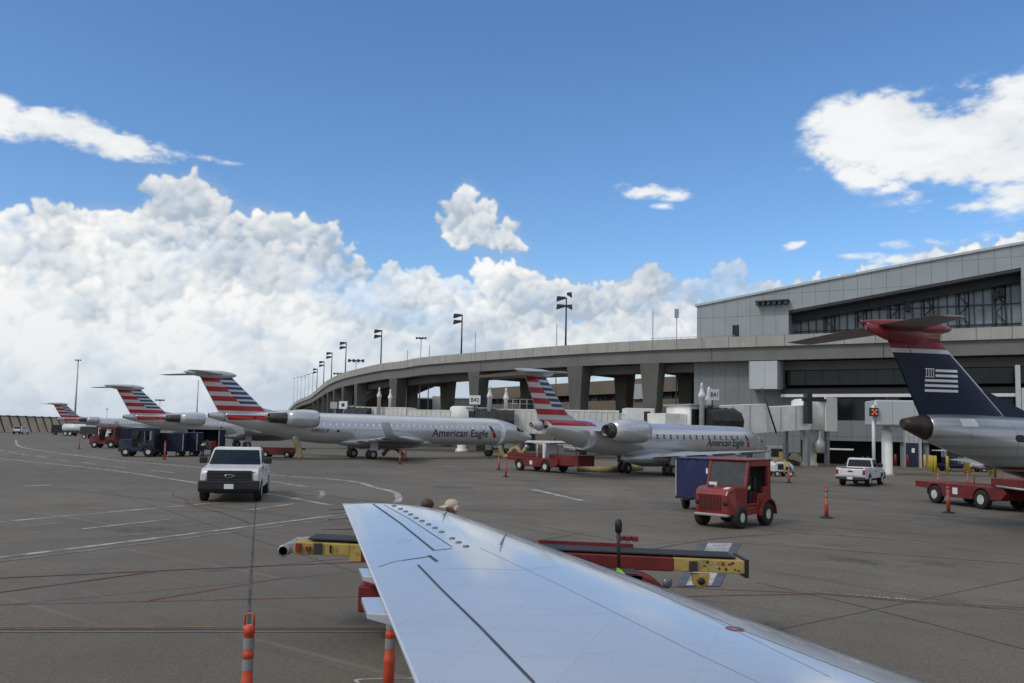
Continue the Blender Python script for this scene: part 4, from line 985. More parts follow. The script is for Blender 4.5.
# ------------------------------------------------------------------ jet bridges: local x from the cab to the rotunda
def gate_sign(parent, txt, p, side):
    mb = MB(); mb.box(p[0]-.62*side, p[0]+.62*side, p[1]-.1, p[1]+.1, p[2]-.5, p[2]+.5); s = mb.build('gate_sign', signw, parent)
    label_plate('gate_number', txt, .62, lambda a, b: V((p[0]+a, p[1]-.112, p[2]-.22+b)), letter_blk, s)
    mb = MB(); mb.tube((p[0], p[1]+.12, p[2]-1.6), (p[0], p[1]+.12, p[2]+.3), .06, n=6); mb.build('sign_post', dkmetal, s)
    return s
def jet_bridge(label, pc, pr, zc, zr, sign=None, ribs=True, canopy=True, grp='jet bridges at the gates', scol=7.6, split=.5, hcol=None, cols=(-.4, 2.1), can=(.4, 4.0)):
    d = V((pr.x-pc.x, pr.y-pc.y, 0)); L = d.length
    o = thing('jet_bridge', label, 'jet bridge', (pc.x, pc.y, 0), atan2(d.y, d.x), grp)
    m = ribbed if ribs else offwh
    def tun(x0, x1, w, h, nm):
        f = lambda x: zc+(zr-zc)*(x/L)
        mb = MB(); mb.hexa([V((x0, -w, f(x0))), V((x1, -w, f(x1))), V((x1, w, f(x1))), V((x0, w, f(x0))), V((x0, -w, f(x0)+h)), V((x1, -w, f(x1)+h)), V((x1, w, f(x1)+h)), V((x0, w, f(x0)+h))])
        b = mb.build(nm, m, o, .03)
        mb = MB()
        if ribs:
            n = int((x1-x0)/.62)
            for k in range(n):
                x = x0+.1+(x1-x0-.2)*k/max(n-1, 1); mb.box(x-.06, x+.06, -w-.07, -w+.01, f(x)+.12, f(x)+h-.15)
            mb.box(x0, x1, -w-.05, -w+.01, f(x0)+h-.13, f(x0)+h-.02) if abs(zr-zc) < .3 else None
            mb.build('ribs', m, b)
        else:
            for q in (.33, .66): mb.box(x0+(x1-x0)*q-.05, x0+(x1-x0)*q+.05, -w-.03, -w-.003, f(x0+(x1-x0)*q)+.1, f(x0+(x1-x0)*q)+h-.1)
            mb.build('panel_seams', zinc, b)
        return b
    xm = 1.6+(L-1.6)*split
    tun(1.2, xm, 1.55, 2.75, 'tunnel'); tun(xm+.004, L-1.2, 1.35, 2.45, 'tunnel')
    # rotunda and its column
    mb = MB(); mb.lathe([(1.7, 0), (1.7, 2.9), (1.4, 3.1)], (L, 0, zr-.1), (0, 0, 1), 18); mb.build('rotunda', offwh, o)
    mb = MB(); mb.lathe([(.95, 0), (.8, .3), (.62, .5), (.62, zr-.5), (.95, zr-.11)], (L, 0, 0), (0, 0, 1), 16); mb.build('rotunda_column', offwh, o)
    # cab with window and folding canopy
    mb = MB(); mb.box(-1.9, 1.15, -1.7, 1.7, zc-.1, zc+2.75); cab = mb.build('cab', offwh, o, .05)
    mb = MB(); mb.box(-1.75, -.55, -1.78, -1.704, zc+.95, zc+2.45); mb.build('cab_window', glass, cab)
    mb = MB(); mb.box(-2.1, 1.3, -1.95, 1.9, zc+2.754, zc+2.9); mb.build('cab_roof', zinc, cab)
    if canopy:
        mb = MB(); R = []
        for k in range(9):
            x = can[0]+(can[1]-can[0])*k/8; sh = .10*(k % 2); y0 = -1.8
            R.append([(x, y0-.06-sh*.5, zc+.2), (x, y0-1.5+.25*abs(k-4)/4, zc+.25), (x, y0-1.75+.3*abs(k-4)/4, zc+1.5-sh), (x, y0-1.1, zc+2.45-sh-.25*abs(k-4)/4), (x, y0-.02, zc+2.7-sh)])
        mb.loft(R, smooth=False); mb.build('canopy', mat('canopy_black', (.028, .027, .027), .75, var=.3, sc=3), cab)
    # lift columns and wheels
    for sy in (-1, 1):
        xl = cols[0] if sy < 0 else cols[1]
        mb = MB(); y = sy*2.2; hc = (hcol or scol)
        mb.lathe([(.24, 1.0), (.24, hc-1.35), (.33, hc-1.3), (.33, hc-1.05), (.22, hc-.85), (.12, hc-.32), (.17, hc-.28), (.10, hc-.05), (.03, hc+.05)], (xl, y, 0), (0, 0, 1), 14); mb.build('lift_column', white, o)
        mb = MB(); mb.lathe([(.2, -.2), (.5, -.2), (.52, 0), (.5, .2), (.2, .2)], (xl, y, .52), (0, 1, 0), 16); mb.build('wheel', rubber, o)
    xl = (cols[0]+cols[1])/2
    mb = MB(); mb.hexa([(cols[0]-.3, -2.5, .75), (cols[0]+.3, -2.5, .75), (cols[1]+.3, 2.5, .75), (cols[1]-.3, 2.5, .75), (cols[0]-.3, -2.5, 1.25), (cols[0]+.3, -2.5, 1.25), (cols[1]+.3, 2.5, 1.25), (cols[1]-.3, 2.5, 1.25)]); mb.box(xl-.25, xl+.25, -2.0, 2.0, zc-.75, zc-.35); mb.build('bogie', steel, o)
    mb = MB(); mb.box(xl-.9, xl+.6, -2.0, -1.6, zc-1.6, zc-.2); mb.build('equipment_box', panelw, o)
    # service stair
    mb = MB(); 
    for k in range(9): mb.box(xl+1.2+k*.28, xl+1.48+k*.28, 1.6, 2.5, (zc)*(1-k/9)-.06, (zc)*(1-k/9))
    mb.path([(xl+1.2, 2.5, zc+1), (xl+3.7, 2.5, 1.0)], .03, 5); mb.build('stair', zinc, o)
    if sign: 
        gate_sign(o, sign, sign_pos, 1)
    return o
sign_pos = (-.3, -1.95, 6.35)
pB41 = atd(694, 77); rB41 = atd(809, 84)
jb = jet_bridge('white jet bridge signed B41 with a black folding canopy, beside the terminal wall', pB41, rB41, 2.75, 3.7, None, ribs=False, split=.45, scol=7.55, cols=(-1.0, 3.7), can=(-.6, 3.1))
gate_sign(jb, 'B41', (.25, -2.3, 6.55), 1)
mb = MB(); mb.box(-4.4, -1.95, -1.3, 1.3, 2.9, 4.75); mb.build('rear_walkway', offwh, jb, .04)
mb = MB(); mb.tube((6.6, -1.9, 7.4), (8.6, -1.75, 3.2), .09, n=6); mb.build('hoist_arm', dkmetal, jb)
Lb = (rB41-pB41).length
mb = MB(); mb.box(Lb-2.4, Lb-1.7, -2.0, -1.5, 4.2, 7.2); mb.box(Lb-2.9, Lb+.4, -1.9, -1.75, 6.4, 6.7); mb.build('machinery_frame', dkmetal, jb)
mb = MB(); mb.box(Lb-2.0, Lb-1.6, -1.6, -1.2, 0, 3.6); mb.box(Lb-2.0, Lb-1.6, 1.2, 1.6, 0, 3.6); mb.box(Lb+1.0, Lb+1.35, -1.4, -1.0, 0, 3.6); mb.box(Lb-1.9, Lb+1.2, -1.3, -1.1, 1.9, 2.1); mb.build('support_leg', steel, jb)
mb = MB(); mb.lathe([(.4, 0), (.55, .15), (.55, 1.1), (.25, 1.5), (.2, 2.2)], (Lb-.2, -1.5, 1.3), (0, 0, 1), 14); mb.build('air_unit', zinc, jb)
mb = MB(); mb.box(Lb+.3, Lb+1.9, -1.9, -1.7, 3.5, 6.9); mb.build('ribbed_end', ribbed, jb)
pB42 = atd(484, 95); rB42 = atd(690, 95)
jb = jet_bridge('long ribbed white jet bridge signed B42, running behind the nearer jet noses', pB42, rB42, 2.6, 2.75, None, split=.62, hcol=7.9, cols=(.6, 2.4), can=(-.9, 3.4))
gate_sign(jb, 'B42', (-1.05, -2.1, 6.3), 1)
xb = (atd(625, 93)-pB42).length; mb = MB(); mb.box(xb, xb+3.2, -1.75, 1.7, 2.6, 5.75); b_ = mb.build('service_cabin', offwh, jb, .04)
mb = MB(); mb.box(xb+2.0, xb+2.7, -1.78, -1.752, 3.0, 5.4); mb.build('cabin_door', dkmetal, b_)
mb = MB()
for k in range(5): mb.tube((2.4+k*.8, -1.2, 5.4), (2.4+k*.8, -1.2, 6.5), .04, n=5)
mb.tube((2.4, -1.2, 6.5), (5.6, -1.2, 6.5), .04, n=5); mb.tube((2.4, -1.2, 6.0), (5.6, -1.2, 6.0), .03, n=5); mb.build('roof_railing', zinc, jb)
pB43 = atd(352, 118); rB43 = atd(462, 112)
jb = jet_bridge('ribbed white jet bridge behind the large jet, left of the B42 gate sign', pB43, rB43, 3.1, 3.1, None, split=.5, hcol=8.5, cols=(5.4, 4.7))
mb = MB(); mb.box(-.95, .35, -2.2, -2.0, 5.55, 6.6); sg = mb.build('gate_sign', signw, jb)
mb = MB(); mb.box(-.55, -.05, -2.215, -2.2, 5.85, 6.3); mb.build('sign_face', dkmetal, sg)
mb = MB(); mb.box(-2.4, -1.3, -2.15, -2.0, 5.55, 6.5); sg = mb.build('sign_back', zinc, jb)
# gate beside the navy tail: box-ended bridge, seen end on
pq = atd(887, 66); o = thing('jet_bridge', 'pale grey boxy jet bridge end on a white column beside the navy tail', 'jet bridge', pq, radians(-8), 'jet bridges at the gates')
w_px = lambda px: (px-887)/830*66
x0, x1 = w_px(872), w_px(960); zt = atY(896, 401, 66).z; zb = atY(896, 426, 66).z
mb = MB(); mb.box(x0, x1, -1.4, 1.8, zb, zt); mb.build('tunnel', panelw, o, .12)
mb = MB(); mb.box(x0+1.2, x0+2.9, -.8, 1.0, zb-.35, zb-.003); mb.build('collar', zinc, o)
mb = MB(); mb.lathe([(.5, 0), (.40, .2), (.40, zb-.36)], (0, 0, 0), (0, 0, 1), 18); mb.build('support_column', offwh, o)
mb = MB(); mb.tube((x0-.15, -1.2, 0), (x0-.15, -1.2, zt-.4), .13, n=8); mb.build('mast_pole', white, o)
xs = w_px(869.5); zs_ = atY(869.5, 412, 64.8).z
mb = MB(); mb.box(xs-.3, xs+.3, -1.7, -1.36, zs_-.32, zs_+.32); hs_ = mb.build('signal_box', black, o)
lampo = mat('lamp_orange', (.5, .12, .03), .5, emit=((1, .25, .05), .25))
mb = MB()
for a, b in ((-.14, .15), (.14, .15), (-.14, -.15), (.14, -.15), (0, 0)): mb.box(xs+a-.075, xs+a+.075, -1.72, -1.705, zs_+b-.075, zs_+b+.075)
mb.build('signal_lamp', lampo, hs_)
mb = MB(); mb.lathe([(.16, 0), (.2, .1), (.14, .4), (.05, .5)], (x0+.1, -1.2, zt-.5), (0, 0, 1), 10); mb.build('beacon', white, o)
# bollards
def bollard(px, py, h, m, label, grp, r=.12):
    p = place(px, py); o = thing('bollard', label, 'bollard', p, 0, grp)
    mb = MB(); mb.lathe([(r, 0), (r, h-.05), (r*.7, h), (.02, h+.02)], (0, 0, 0), (0, 0, 1), 10); mb.build('post', m, o)
    mb = MB(); mb.lathe([(r*1.5, .003), (r*1.5, .04), (r*1.02, .05)], (0, 0, 0), (0, 0, 1), 10); mb.build('base_ring', concrete, o)
YB = 'yellow bollard in the row between the navy door and the loader bed'
for px, py in ((925, 471.5), (930, 472.5), (932.5, 473.2), (935.5, 473.5), (947.5, 474), (966, 475.3), (969, 475.6), (990.5, 476), (993, 476.3)): bollard(px, py, 1.5, bollardy, YB, 'yellow bollards below the grey tail')
for px, py in ((805.5, 463.5), (815.5, 463.8)): bollard(px, py, 1.05, bollardy, 'yellow bollard by the open bay right of the jet bridge legs', 'yellow bollards at the open bay', .14)
for px, py in ((863, 464.5), (868, 464.8)): bollard(px, py, .9, bollardy, 'yellow bollard partly hidden behind the small white pickup', 'yellow bollards behind the pickup')
for px, py in ((884, 467), (895.5, 467.2), (907.5, 468)): bollard(px, py, 1.3, red, 'red bollard standing by the white column under the boxy bridge', 'red bollards by the white column', .13)
# ------------------------------------------------------------------ ground vehicles: local x forward, y left
def wheel(parent, x, y, r, w, rimr=.58, rm=None, name='wheel'):
    s = 1 if y > 0 else -1
    mb = MB(); mb.lathe([(r*rimr, -w*.5), (r*.86, -w*.52), (r*.97, -w*.44), (r, -w*.25), (r, w*.25), (r*.97, w*.44), (r*.86, w*.52), (r*rimr, w*.5)], (x, y, r), (0, 1, 0), 24, cap=False); t = mb.build(name, rubber, parent)
    mb = MB(); mb.lathe([(r*rimr, w*.48), (r*rimr*.9, w*.40), (r*rimr*.45, w*.30), (r*.2, w*.36), (r*.12, w*.40), (.02, w*.41)], (x, y, r), (0, s, 0), 20); mb.build('rim', rm or rim_m, t)
    mb = MB(); mb.lathe([(r*.22, w*.362), (r*.2, w*.42), (r*.12, w*.45), (.01, w*.455)], (x, y, r), (0, s, 0), 12); mb.build('hub', black, t)
    return t
def arch(cx, r, z0, n=10):   # wheel-arch cut as profile points, rear to front
    a0 = math.asin(max(-1, min(1, (z0-.36)/r))) if r else 0
    return [(cx-r*cos(a0+(pi-2*a0)*k/n), .36+r*sin(a0+(pi-2*a0)*k/n)) for k in range(n+1)]
def quad(mb, c, inset, off, t=.012):
    """pane inset in the quad c (corners in order) and stood off by off"""
    c = [V(p) for p in c]; n = (c[1]-c[0]).cross(c[3]-c[0]).normalized(); m = (c[0]+c[1]+c[2]+c[3])/4
    q = []
    for p in c:
        d = m-p; q.append(p+d*inset)
    mb.hexa([p+n*(off-t) for p in q]+[p+n*off for p in q])
def pickup(label, loc, rz, sc, spec, grp=None):
    o = thing('pickup_truck', label, 'pickup truck', loc, rz, None, sc)
    L, Wd, hb, hr = spec['L'], spec['W']/2, spec['hood'], spec['roof']; r = spec['r']; fx, rx = spec['fx'], spec['rx']; xf, xr = L/2, -L/2
    z0 = .46; A = r+.09
    cb = spec['cab0']; c1 = spec['cab1']  # cab rear / windscreen base
    # lower body
    prof = [(xr+.12, z0)]+arch(rx, A, z0)+arch(fx, A, z0)+[(xf-.1, z0), (xf-.04, .62), (xf-.03, hb-.22), (xf-.22, hb-.06), (c1, hb+.03), (cb, hb+.02), (cb-.04, hb+.0), (xr+.06, hb), (xr+.04, .62)]
    mb = MB(); mb.prism(prof, -Wd, Wd)
    for v in mb.v:     # tumblehome and nose taper
        k = 1-.04*max(0, (v.z-.8)/.4)-.05*max(0, (v.x-xf+.75)/.75); v.y *= k
    mb.build('body', white, o, .045, seg=3)
    # flat black sheet on the closed top stands in for the shadow inside the bed
    mb = MB(); mb.box(xr+.12, cb-.1, -Wd+.12, Wd-.12, hb+.002, hb+.006); mb.build('bed_shadow_sheet', black, o)
    for sy in (-1, 1): mb = MB(); mb.box(xr+.07, cb-.06, sy*(Wd-.1)-.045, sy*(Wd-.1)+.045, hb+.004, hb+.07); mb.build('bed_rail', white, o, .02)
    # cab
    wb, wt = Wd*.93, Wd*.80; xs = spec['xs']; xe = spec['xe']
    b = [(cb, -wb, hb-.02), (c1, -wb, hb-.02), (c1, wb, hb-.02), (cb, wb, hb-.02)]; t = [(xe, -wt, hr), (xs, -wt, hr), (xs, wt, hr), (xe, wt, hr)]
    mid = [(V(t[i])+(V(b[i])-V(t[i]))*.07)+V((0, (-1 if i < 2 else 1)*.012, .0)) for i in range(4)]
    mb = MB(); mb.loft([b, mid, [(x*1.0, y*.93, z+.045) for x, y, z in t]], smooth=False); cab = mb.build('cab', white, o, .05, seg=3)
    B = [V(p) for p in b]; T = [V(p) for p in mid]
    mb = MB(); quad(mb, (B[1]+V((0, 0, .05)), B[2]+V((0, 0, .05)), T[2], T[1]), .07, .012); mb.build('windscreen', glass, cab)
    mb = MB(); quad(mb, (B[3]+V((0, 0, .08)), B[0]+V((0, 0, .08)), T[0], T[3]), .12, .012); mb.build('rear_window', glass, cab)
    for i, j, sy in ((0, 1, -1), (2, 3, 1)):
        mb = MB(); a, c, d, e = (B[i], B[j], T[j], T[i]); up_ = V((0, 0, .1))
        quad(mb, (a+up_, c+up_-V((.0, 0, 0)), d, e), .1, .014); mb.build('side_window', glass, cab)
        mb = MB(); xm = c1-.28; mb.box(xm-.1, xm+.08, sy*(wb+.06)-.02, sy*(wb+.3)+.02, hb+.06, hb+.30) if sy > 0 else mb.box(xm-.1, xm+.08, -(wb+.32), -(wb+.04), hb+.06, hb+.30); mb.build('wing_mirror', black, o, .04)
        mb = MB(); y = sy*(Wd-.012)*.985; mb.box(cb+.12, c1-.15, y-.012, y+.012, .66, hb-.04); dr = mb.build('door', white, o, .012)
        mb = MB(); mb.box(cb+.2, cb+.42, y+sy*.013-.02, y+sy*.013+.02, hb-.24, hb-.18); mb.build('door_handle', black, dr)
        if spec.get('seal'): mb = MB(); mb.lathe([(.15, .0), (.15, .006), (.01, .007)], ((cb+c1)/2, y+sy*.014, hb-.38), (0, sy, 0), 14); mb.build('door_emblem', navy, dr)
    # nose: grille, lamps, bumper
    mb = MB(); mb.box(xf-.12, xf+.015, -Wd*.72, Wd*.72, .74, hb-.12); gr = mb.build('grille', black, o, .03)
    mb = MB()
    for k in range(3): mb.box(xf+.012, xf+.03, -Wd*.62, Wd*.62, .80+k*.12, .835+k*.12)
    mb.build('grille_bars', dkmetal, gr, .006)
    mb = MB(); n = 20; mb.loft([[(xf+x, .17*s*cos(2*pi*k/n), hb-.31+.065*s*sin(2*pi*k/n)) for k in range(n)] for x, s in ((.025, 1), (.045, 1), (.05, .9))]); em = mb.build('nose_emblem', chrome, gr)
    mb = MB(); mb.loft([[(xf+x, .145*s*cos(2*pi*k/n), hb-.31+.048*s*sin(2*pi*k/n)) for k in range(n)] for x, s in ((.05, 1), (.053, 1))]); mb.build('emblem_face', navy, gr)
    for sy in (-1, 1):
        mb = MB(); y0, y1 = sorted((sy*Wd*.71, sy*Wd*.925)); mb.hexa([(xf-.25, y0, .78), (xf-.005, y0, .78), (xf-.005-.1*(sy > 0), y1, .80), (xf-.25, y1, .80), (xf-.25, y0, hb-.16), (xf-.02, y0, hb-.16), (xf-.02-.1*(sy > 0), y1, hb-.16), (xf-.25, y1, hb-.16)] if sy > 0 else
            [(xf-.25, y0, .78), (xf-.1, y0, .78), (xf-.005, y1, .80), (xf-.25, y1, .80), (xf-.25, y0, hb-.16), (xf-.12, y0, hb-.16), (xf-.02, y1, hb-.16), (xf-.25, y1, hb-.16)]); mb.build('headlight', lamp_clear, o, .02)
        mb = MB(); mb.box(xr+.0, xr+.14, *sorted((sy*(Wd-.17), sy*(Wd-.035))), .72, hb-.06); mb.build('tail_light', lamp_red, o, .015)
        for x in (fx, rx): wheel(o, x, sy*(Wd-.13), r, .27, .6, rim_m)
    mb = MB(); mb.prism([(xf-.18, .36), (xf+.06, .38), (xf+.1, .5), (xf+.09, .79), (xf-.18, .79)], -Wd*.985, Wd*.98); bp = mb.build('front_bumper', black, o, .04)
    mb = MB(); mb.box(xf+.095, xf+.115, -.16, .16, .5, .67); mb.build('licence_plate', signw, bp)
    mb = MB(); mb.box(xr-.1, xr+.14, -Wd*.95, Wd*.95, .42, .6); bp = mb.build('rear_bumper', dkmetal if spec.get('darkbump') else white, o, .03)
    mb = MB(); mb.box(xr-.115, xr-.1, -.16, .16, .44, .58); mb.build('licence_plate', signw, bp)
    mb = MB(); mb.box(xr+.012, xr+.06, -Wd+.18, Wd-.18, .66, hb-.02); tg = mb.build('tailgate', white, o, .02)
    mb = MB(); mb.box(xr+.0, xr+.012, -.14, .14, hb-.2, hb-.12); mb.build('tailgate_handle', black, tg)
    mb = MB(); mb.box(rx-.6, fx+.3, -Wd+.25, Wd-.25, .3, .5); mb.build('underbody', black, o)
    return o
F1 = dict(L=5.5, W=2.13, hood=1.26, roof=1.88, r=.40, fx=1.85, rx=-1.75, cab0=-.55, c=0, cab1=1.1, xs=.35, xe=-.42)
RG = dict(L=5.0, W=1.78, hood=1.08, roof=1.66, r=.36, fx=1.62, rx=-1.35, cab0=-.35, cab1=.95, xs=.40, xe=-.28, seal=True, darkbump=True)
pf0 = place(228, 503); bk = radians(90+12.4)
pickup('white full-size pickup truck with black grille driving towards the viewer', pf0+V((cos(bk), sin(bk), 0))*2.95, bk+pi, 1.04, F1)
rzr = radians(90-37); pr0 = place(850, 486.5)
pickup('small white pickup truck seen from behind, parked near the boxy jet bridge', pr0+V((cos(rzr), sin(rzr), 0))*2.5, rzr, .97, RG)

def tug(label, loc, rz, m, sc=1.0, detail=True, driver_side_open=True, flap=False, grp=None):
    o = thing('baggage_tug', label, 'baggage tug', loc, rz, grp, sc); W2 = .68
    # hood: rounded nose block
    mb = MB(); prof = [(.36, .42), (1.02, .42), (1.28, .36), (1.36, .46), (1.37, 1.0), (1.28, 1.15), (1.02, 1.21), (.36, 1.25)]
    mb.prism(prof, -W2, W2)
    for v in mb.v: v.y *= 1-.2*max(0, (v.x-.9)/.45)
    mb.build('hood', m, o, .06, seg=3)
    mb = MB(); mb.prism([(-1.15, .36), (-.98, .42), (.4, .36), (.4, .62), (-.25, .62), (-.32, 1.0), (-1.15, 1.0)], -W2, W2); mb.build('chassis', m, o, .03)
    mb = MB(); mb.box(-.25, .4, -W2+.08, W2-.08, .62, .64); mb.box(-.3, .38, -W2+.1, W2-.1, .641, .66); mb.build('cab_floor', black, o)
    # cab frame
    pts = dict(fl=(.45, W2-.04), fr=(.45, -W2+.04), rl=(-1.0, W2-.04), rr=(-1.0, -W2+.04))
    ztop = 2.0
    for sy in (-1, 1):
        y = sy*(W2-.045)
        mb = MB(); mb.hexa([(.36, y-.045, 1.2), (.5, y-.045, 1.2), (.5, y+.045, 1.2), (.36, y+.045, 1.2), (.2, y-.04, ztop), (.3, y-.04, ztop), (.3, y+.04, ztop), (.2, y+.04, ztop)]); mb.build('front_pillar', m, o, .012)
        mb = MB(); mb.box(-1.12, -.92, y-.045, y+.045, .98, ztop); mb.box(-.919, -.62, y-.04, y+.04, 1.0, 1.2); mb.box(-.915, .21, y-.04, y+.04, 1.84, ztop); mb.build('rear_pillar', m, o, .012)
        mb = MB(); mb.box(-.30, .40, y-.03, y+.03, .64, .72); mb.build('step', m, o, .01)
        # rear fender
        mb = MB(); n = 12; R = []
        for k in range(n+1):
            a = pi*k/n; R.append([(-.78+.47*cos(a), sy*(W2-.02), .34+.47*sin(a)), (-.78+.47*cos(a), sy*(W2+.13), .34+.47*sin(a)), (-.78+.52*cos(a), sy*(W2+.13), .34+.52*sin(a)), (-.78+.52*cos(a), sy*(W2-.02), .34+.52*sin(a))])
        mb.loft(R, smooth=False); mb.build('fender', m, o)
        wheel(o, .80, sy*(W2-.06), .33, .24, .44); wheel(o, -.78, sy*(W2-.02), .36, .24, .44)
    mb = MB(); mb.box(-1.2, .36, -W2-.02, W2+.02, ztop, ztop+.07); mb.build('roof', m, o, .03)
    mb = MB(); mb.box(-1.13, -1.03, -W2+.06, W2-.06, 1.0, ztop-.02); mb.build('rear_wall', black, o)  # coloured black to stand in for the shadow inside the cab
    mb = MB(); mb.hexa([(.43, -W2+.09, 1.22), (.47, -W2+.09, 1.22), (.47, W2-.09, 1.22), (.43, W2-.09, 1.22), (.245, -W2+.09, ztop-.03), (.285, -W2+.09, ztop-.03), (.285, W2-.09, ztop-.03), (.245, W2-.09, ztop-.03)])
    wsm = mat('tug_glass', (.05, .055, .06), .12, var=.2, spec=.6); ws = mb.build('windscreen', wsm, o)
    mb = MB(); mb.box(.488, .50, -W2+.1, -W2+.38, 1.24, 1.33); mb.build('number_decal', signw, ws)
    mb = MB(); mb.box(-.5, -.1, .02, .5, .66, 1.05); mb.box(-.55, -.42, .02, .5, 1.0, 1.5); mb.build('seat', black, o, .04)
    mb = MB(); mb.lathe([(.19, -.015), (.21, 0), (.19, .015)], (.22, .25, 1.28), (-.8, 0, .6), 16, cap=False); mb.tube((.4, .25, 1.05), (.22, .25, 1.28), .02); mb.build('steering_wheel', black, o)
    if detail:
        mb = MB()
        for k in range(10): mb.box(1.366, 1.385, -.40+k*.078, -.378+k*.078, .54, 1.0)
        for k in range(7): mb.box(1.366, 1.383, -.41, .34, .54+k*.073, .56+k*.073)
        mb.build('grille', mat('grille_dark_red', (.05, .012, .012), .6) if m is red else dkmetal, o)
        mb = MB(); mb.box(1.15, 1.40, -.56, .56, .36, .44); mb.build('bumper', zinc if m is red else dkmetal, o, .02)
        for sy in (-1, 1): mb = MB(); mb.lathe([(.075, 0), (.08, .03), (.04, .045)], (1.345, sy*.47, .76), (1, 0, 0), 12); mb.build('headlight', black, o)
        mb = MB(); mb.hexa([(.98, .3, 1.20), (1.2, .3, 1.165), (1.2, .46, 1.165), (.98, .46, 1.20), (.98, .3, 1.222), (1.205, .3, 1.182), (1.205, .46, 1.182), (.98, .46, 1.222)]); mb.build('paper_notice', signw, o)
        mb = MB(); mb.box(1.02, 1.06, -.3, -.1, 1.19, 1.27); mb.build('name_plate', dkmetal, o)
    if flap:
        for y in (-.4,): mb = MB(); mb.hexa([(.5, -W2+.02, 1.25), (.56, -W2+.02, 1.25), (.56, -W2+.35, 1.25), (.5, -W2+.35, 1.25), (.28, -W2+.02, 1.95), (.34, -W2+.02, 1.95), (.34, -W2+.35, 1.95), (.28, -W2+.35, 1.95)]); mb.build('sun_strip', signw, o)
    mb = MB(); mb.box(-1.35, -1.14, -.06, .06, .4, .52); mb.build('tow_hitch', dkmetal, o)
    return o
def cart(label, loc, rz, sc=1.0, m=None, L=2.9, open_=False, bags=False, grp='curtained baggage carts'):
    m = m or bluec; o = thing('baggage_cart', label, 'baggage cart', loc, rz, grp, sc); w = .78; z0, z1 = .52, 1.92
    mb = MB(); mb.box(-L/2, L/2, -w, w, .42, z0); mb.build('bed', navy, o, .015)
    mb = MB(); mb.box(-L/2-.03, L/2+.03, -w-.03, w+.03, z1, z1+.07); mb.build('roof', navy, o, .02)
    for sx in (-1, 1):
        for sy in (-1, 1):
            mb = MB(); mb.box(sx*(L/2-.03)-.03, sx*(L/2-.03)+.03, sy*(w-.03)-.03, sy*(w-.03)+.03, z0, z1); mb.build('corner_post', zinc, o)
            if not open_ or sy > 0: pass
            wheel(o, sx*(L/2-.45), sy*(w-.2), .22, .14, .5)
        # end panels of cloth, gently folded
        mb = MB(); x = sx*(L/2+.002); n = 16
        mb.loft([[(x+sx*.02*sin(k*1.7), -w+.06+(2*w-.12)*k/n, z0-.02), (x+sx*.028*sin(k*1.7+.4), -w+.06+(2*w-.12)*k/n, z1-.004)] for k in range(n+1)], cap=False, closed=False); mb.build('end_panel', m, o)
    for sy in ((1,) if open_ else (-1, 1)):
        mb = MB(); n = 30
        mb.loft([[(-L/2+.08+(L-.16)*k/n, sy*(w+.004)+.025*sin(k*1.9), z0-.1), (-L/2+.08+(L-.16)*k/n, sy*(w+.004)+.014*sin(k*1.9+.5), z1-.004)] for k in range(n+1)], cap=False, closed=False); mb.build('curtain', m, o)
    mb = MB(); mb.box(L/2, L/2+.8, -.05, .05, .40, .46); mb.build('drawbar', dkmetal, o)
    for k, sx in enumerate((-1, 1)):
        mb = MB(); mb.box(sx*(L/2-.02)-.008, sx*(L/2-.02)+.05, w-.2, w-.12, z1-.5, z1-.3); mb.build('reflector', signw, o)
    return o
def suitcase(k, loc, rz, label, size=(.5, .3, .7)):
    o = thing('suitcase', label, 'suitcase', loc, rz, 'suitcases on the carts'); a, b, c = size
    mb = MB(); mb.box(-a/2, a/2, -b/2, b/2, 0, c); mb.build('shell', bag[k % 4], o, .04)
    mb = MB(); mb.path([(-.1, 0, c), (-.1, 0, c+.06), (.1, 0, c+.06), (.1, 0, c)], .015, 5); mb.build('handle', black, o)
th = atan2(-.72, -.69)
front = place(739, 528.5); tl = V((cos(th), sin(th), 0)); ln = V((-sin(th), cos(th), 0))
# near front wheel sits at local (.80, +W2)
tp = front-tl*.80-ln*.62
tug_main = tug('worn red baggage tug with a driver, pulling a blue curtained cart', tp, th, red, 1.03)
cp = place(711, 512.2); cL = 3.4
cartc = cp-tl*(cL/2)+ V((0, 0, 0))-ln*.78
cart('blue curtained baggage cart standing behind the worn red tug', cartc, th, 1.0, L=cL)
# left-hand group
a = radians(180)
tug('red baggage tug seen from its side under the second striped tail', atd(106, 97), radians(184), darkred, 1.18, True, flap=True)
tug('navy blue baggage tug seen from its side, just right of the red one', atd(141, 73.5), radians(186), navy, 1.22, True, flap=True)
cart('navy curtained cart directly behind the navy tug', atd(172, 75.5), radians(184), 1.06, m=navyk, L=2.4)
cart('navy curtained cart right of the slim orange post at left', atd(188, 77), radians(184), 1.1, m=navyk, L=2.0)
cart('open-sided dark cart behind the worker in the lime vest', atd(206, 80.5), radians(2), 1.25, m=navyk, L=2.5, open_=True)
for k in range(3): suitcase(k, atd(204+k*5, 80.0)+V((0, 0, .66)), .2*k, ['black suitcase on the open dark cart, left of three', 'grey suitcase in the middle of the open dark cart', 'red suitcase on the open dark cart, right of three'][k])
cart('dark open cart beyond the red tug, left of the fuel truck', atd(61, 190), radians(185), 1.15, m=mat('dark_curtain', (.02, .022, .035), .7), L=3.4, open_=True)
cart('navy cart between the red tug and the navy tug', atd(130, 105), radians(185), 1.15, m=navyk, L=3.6)

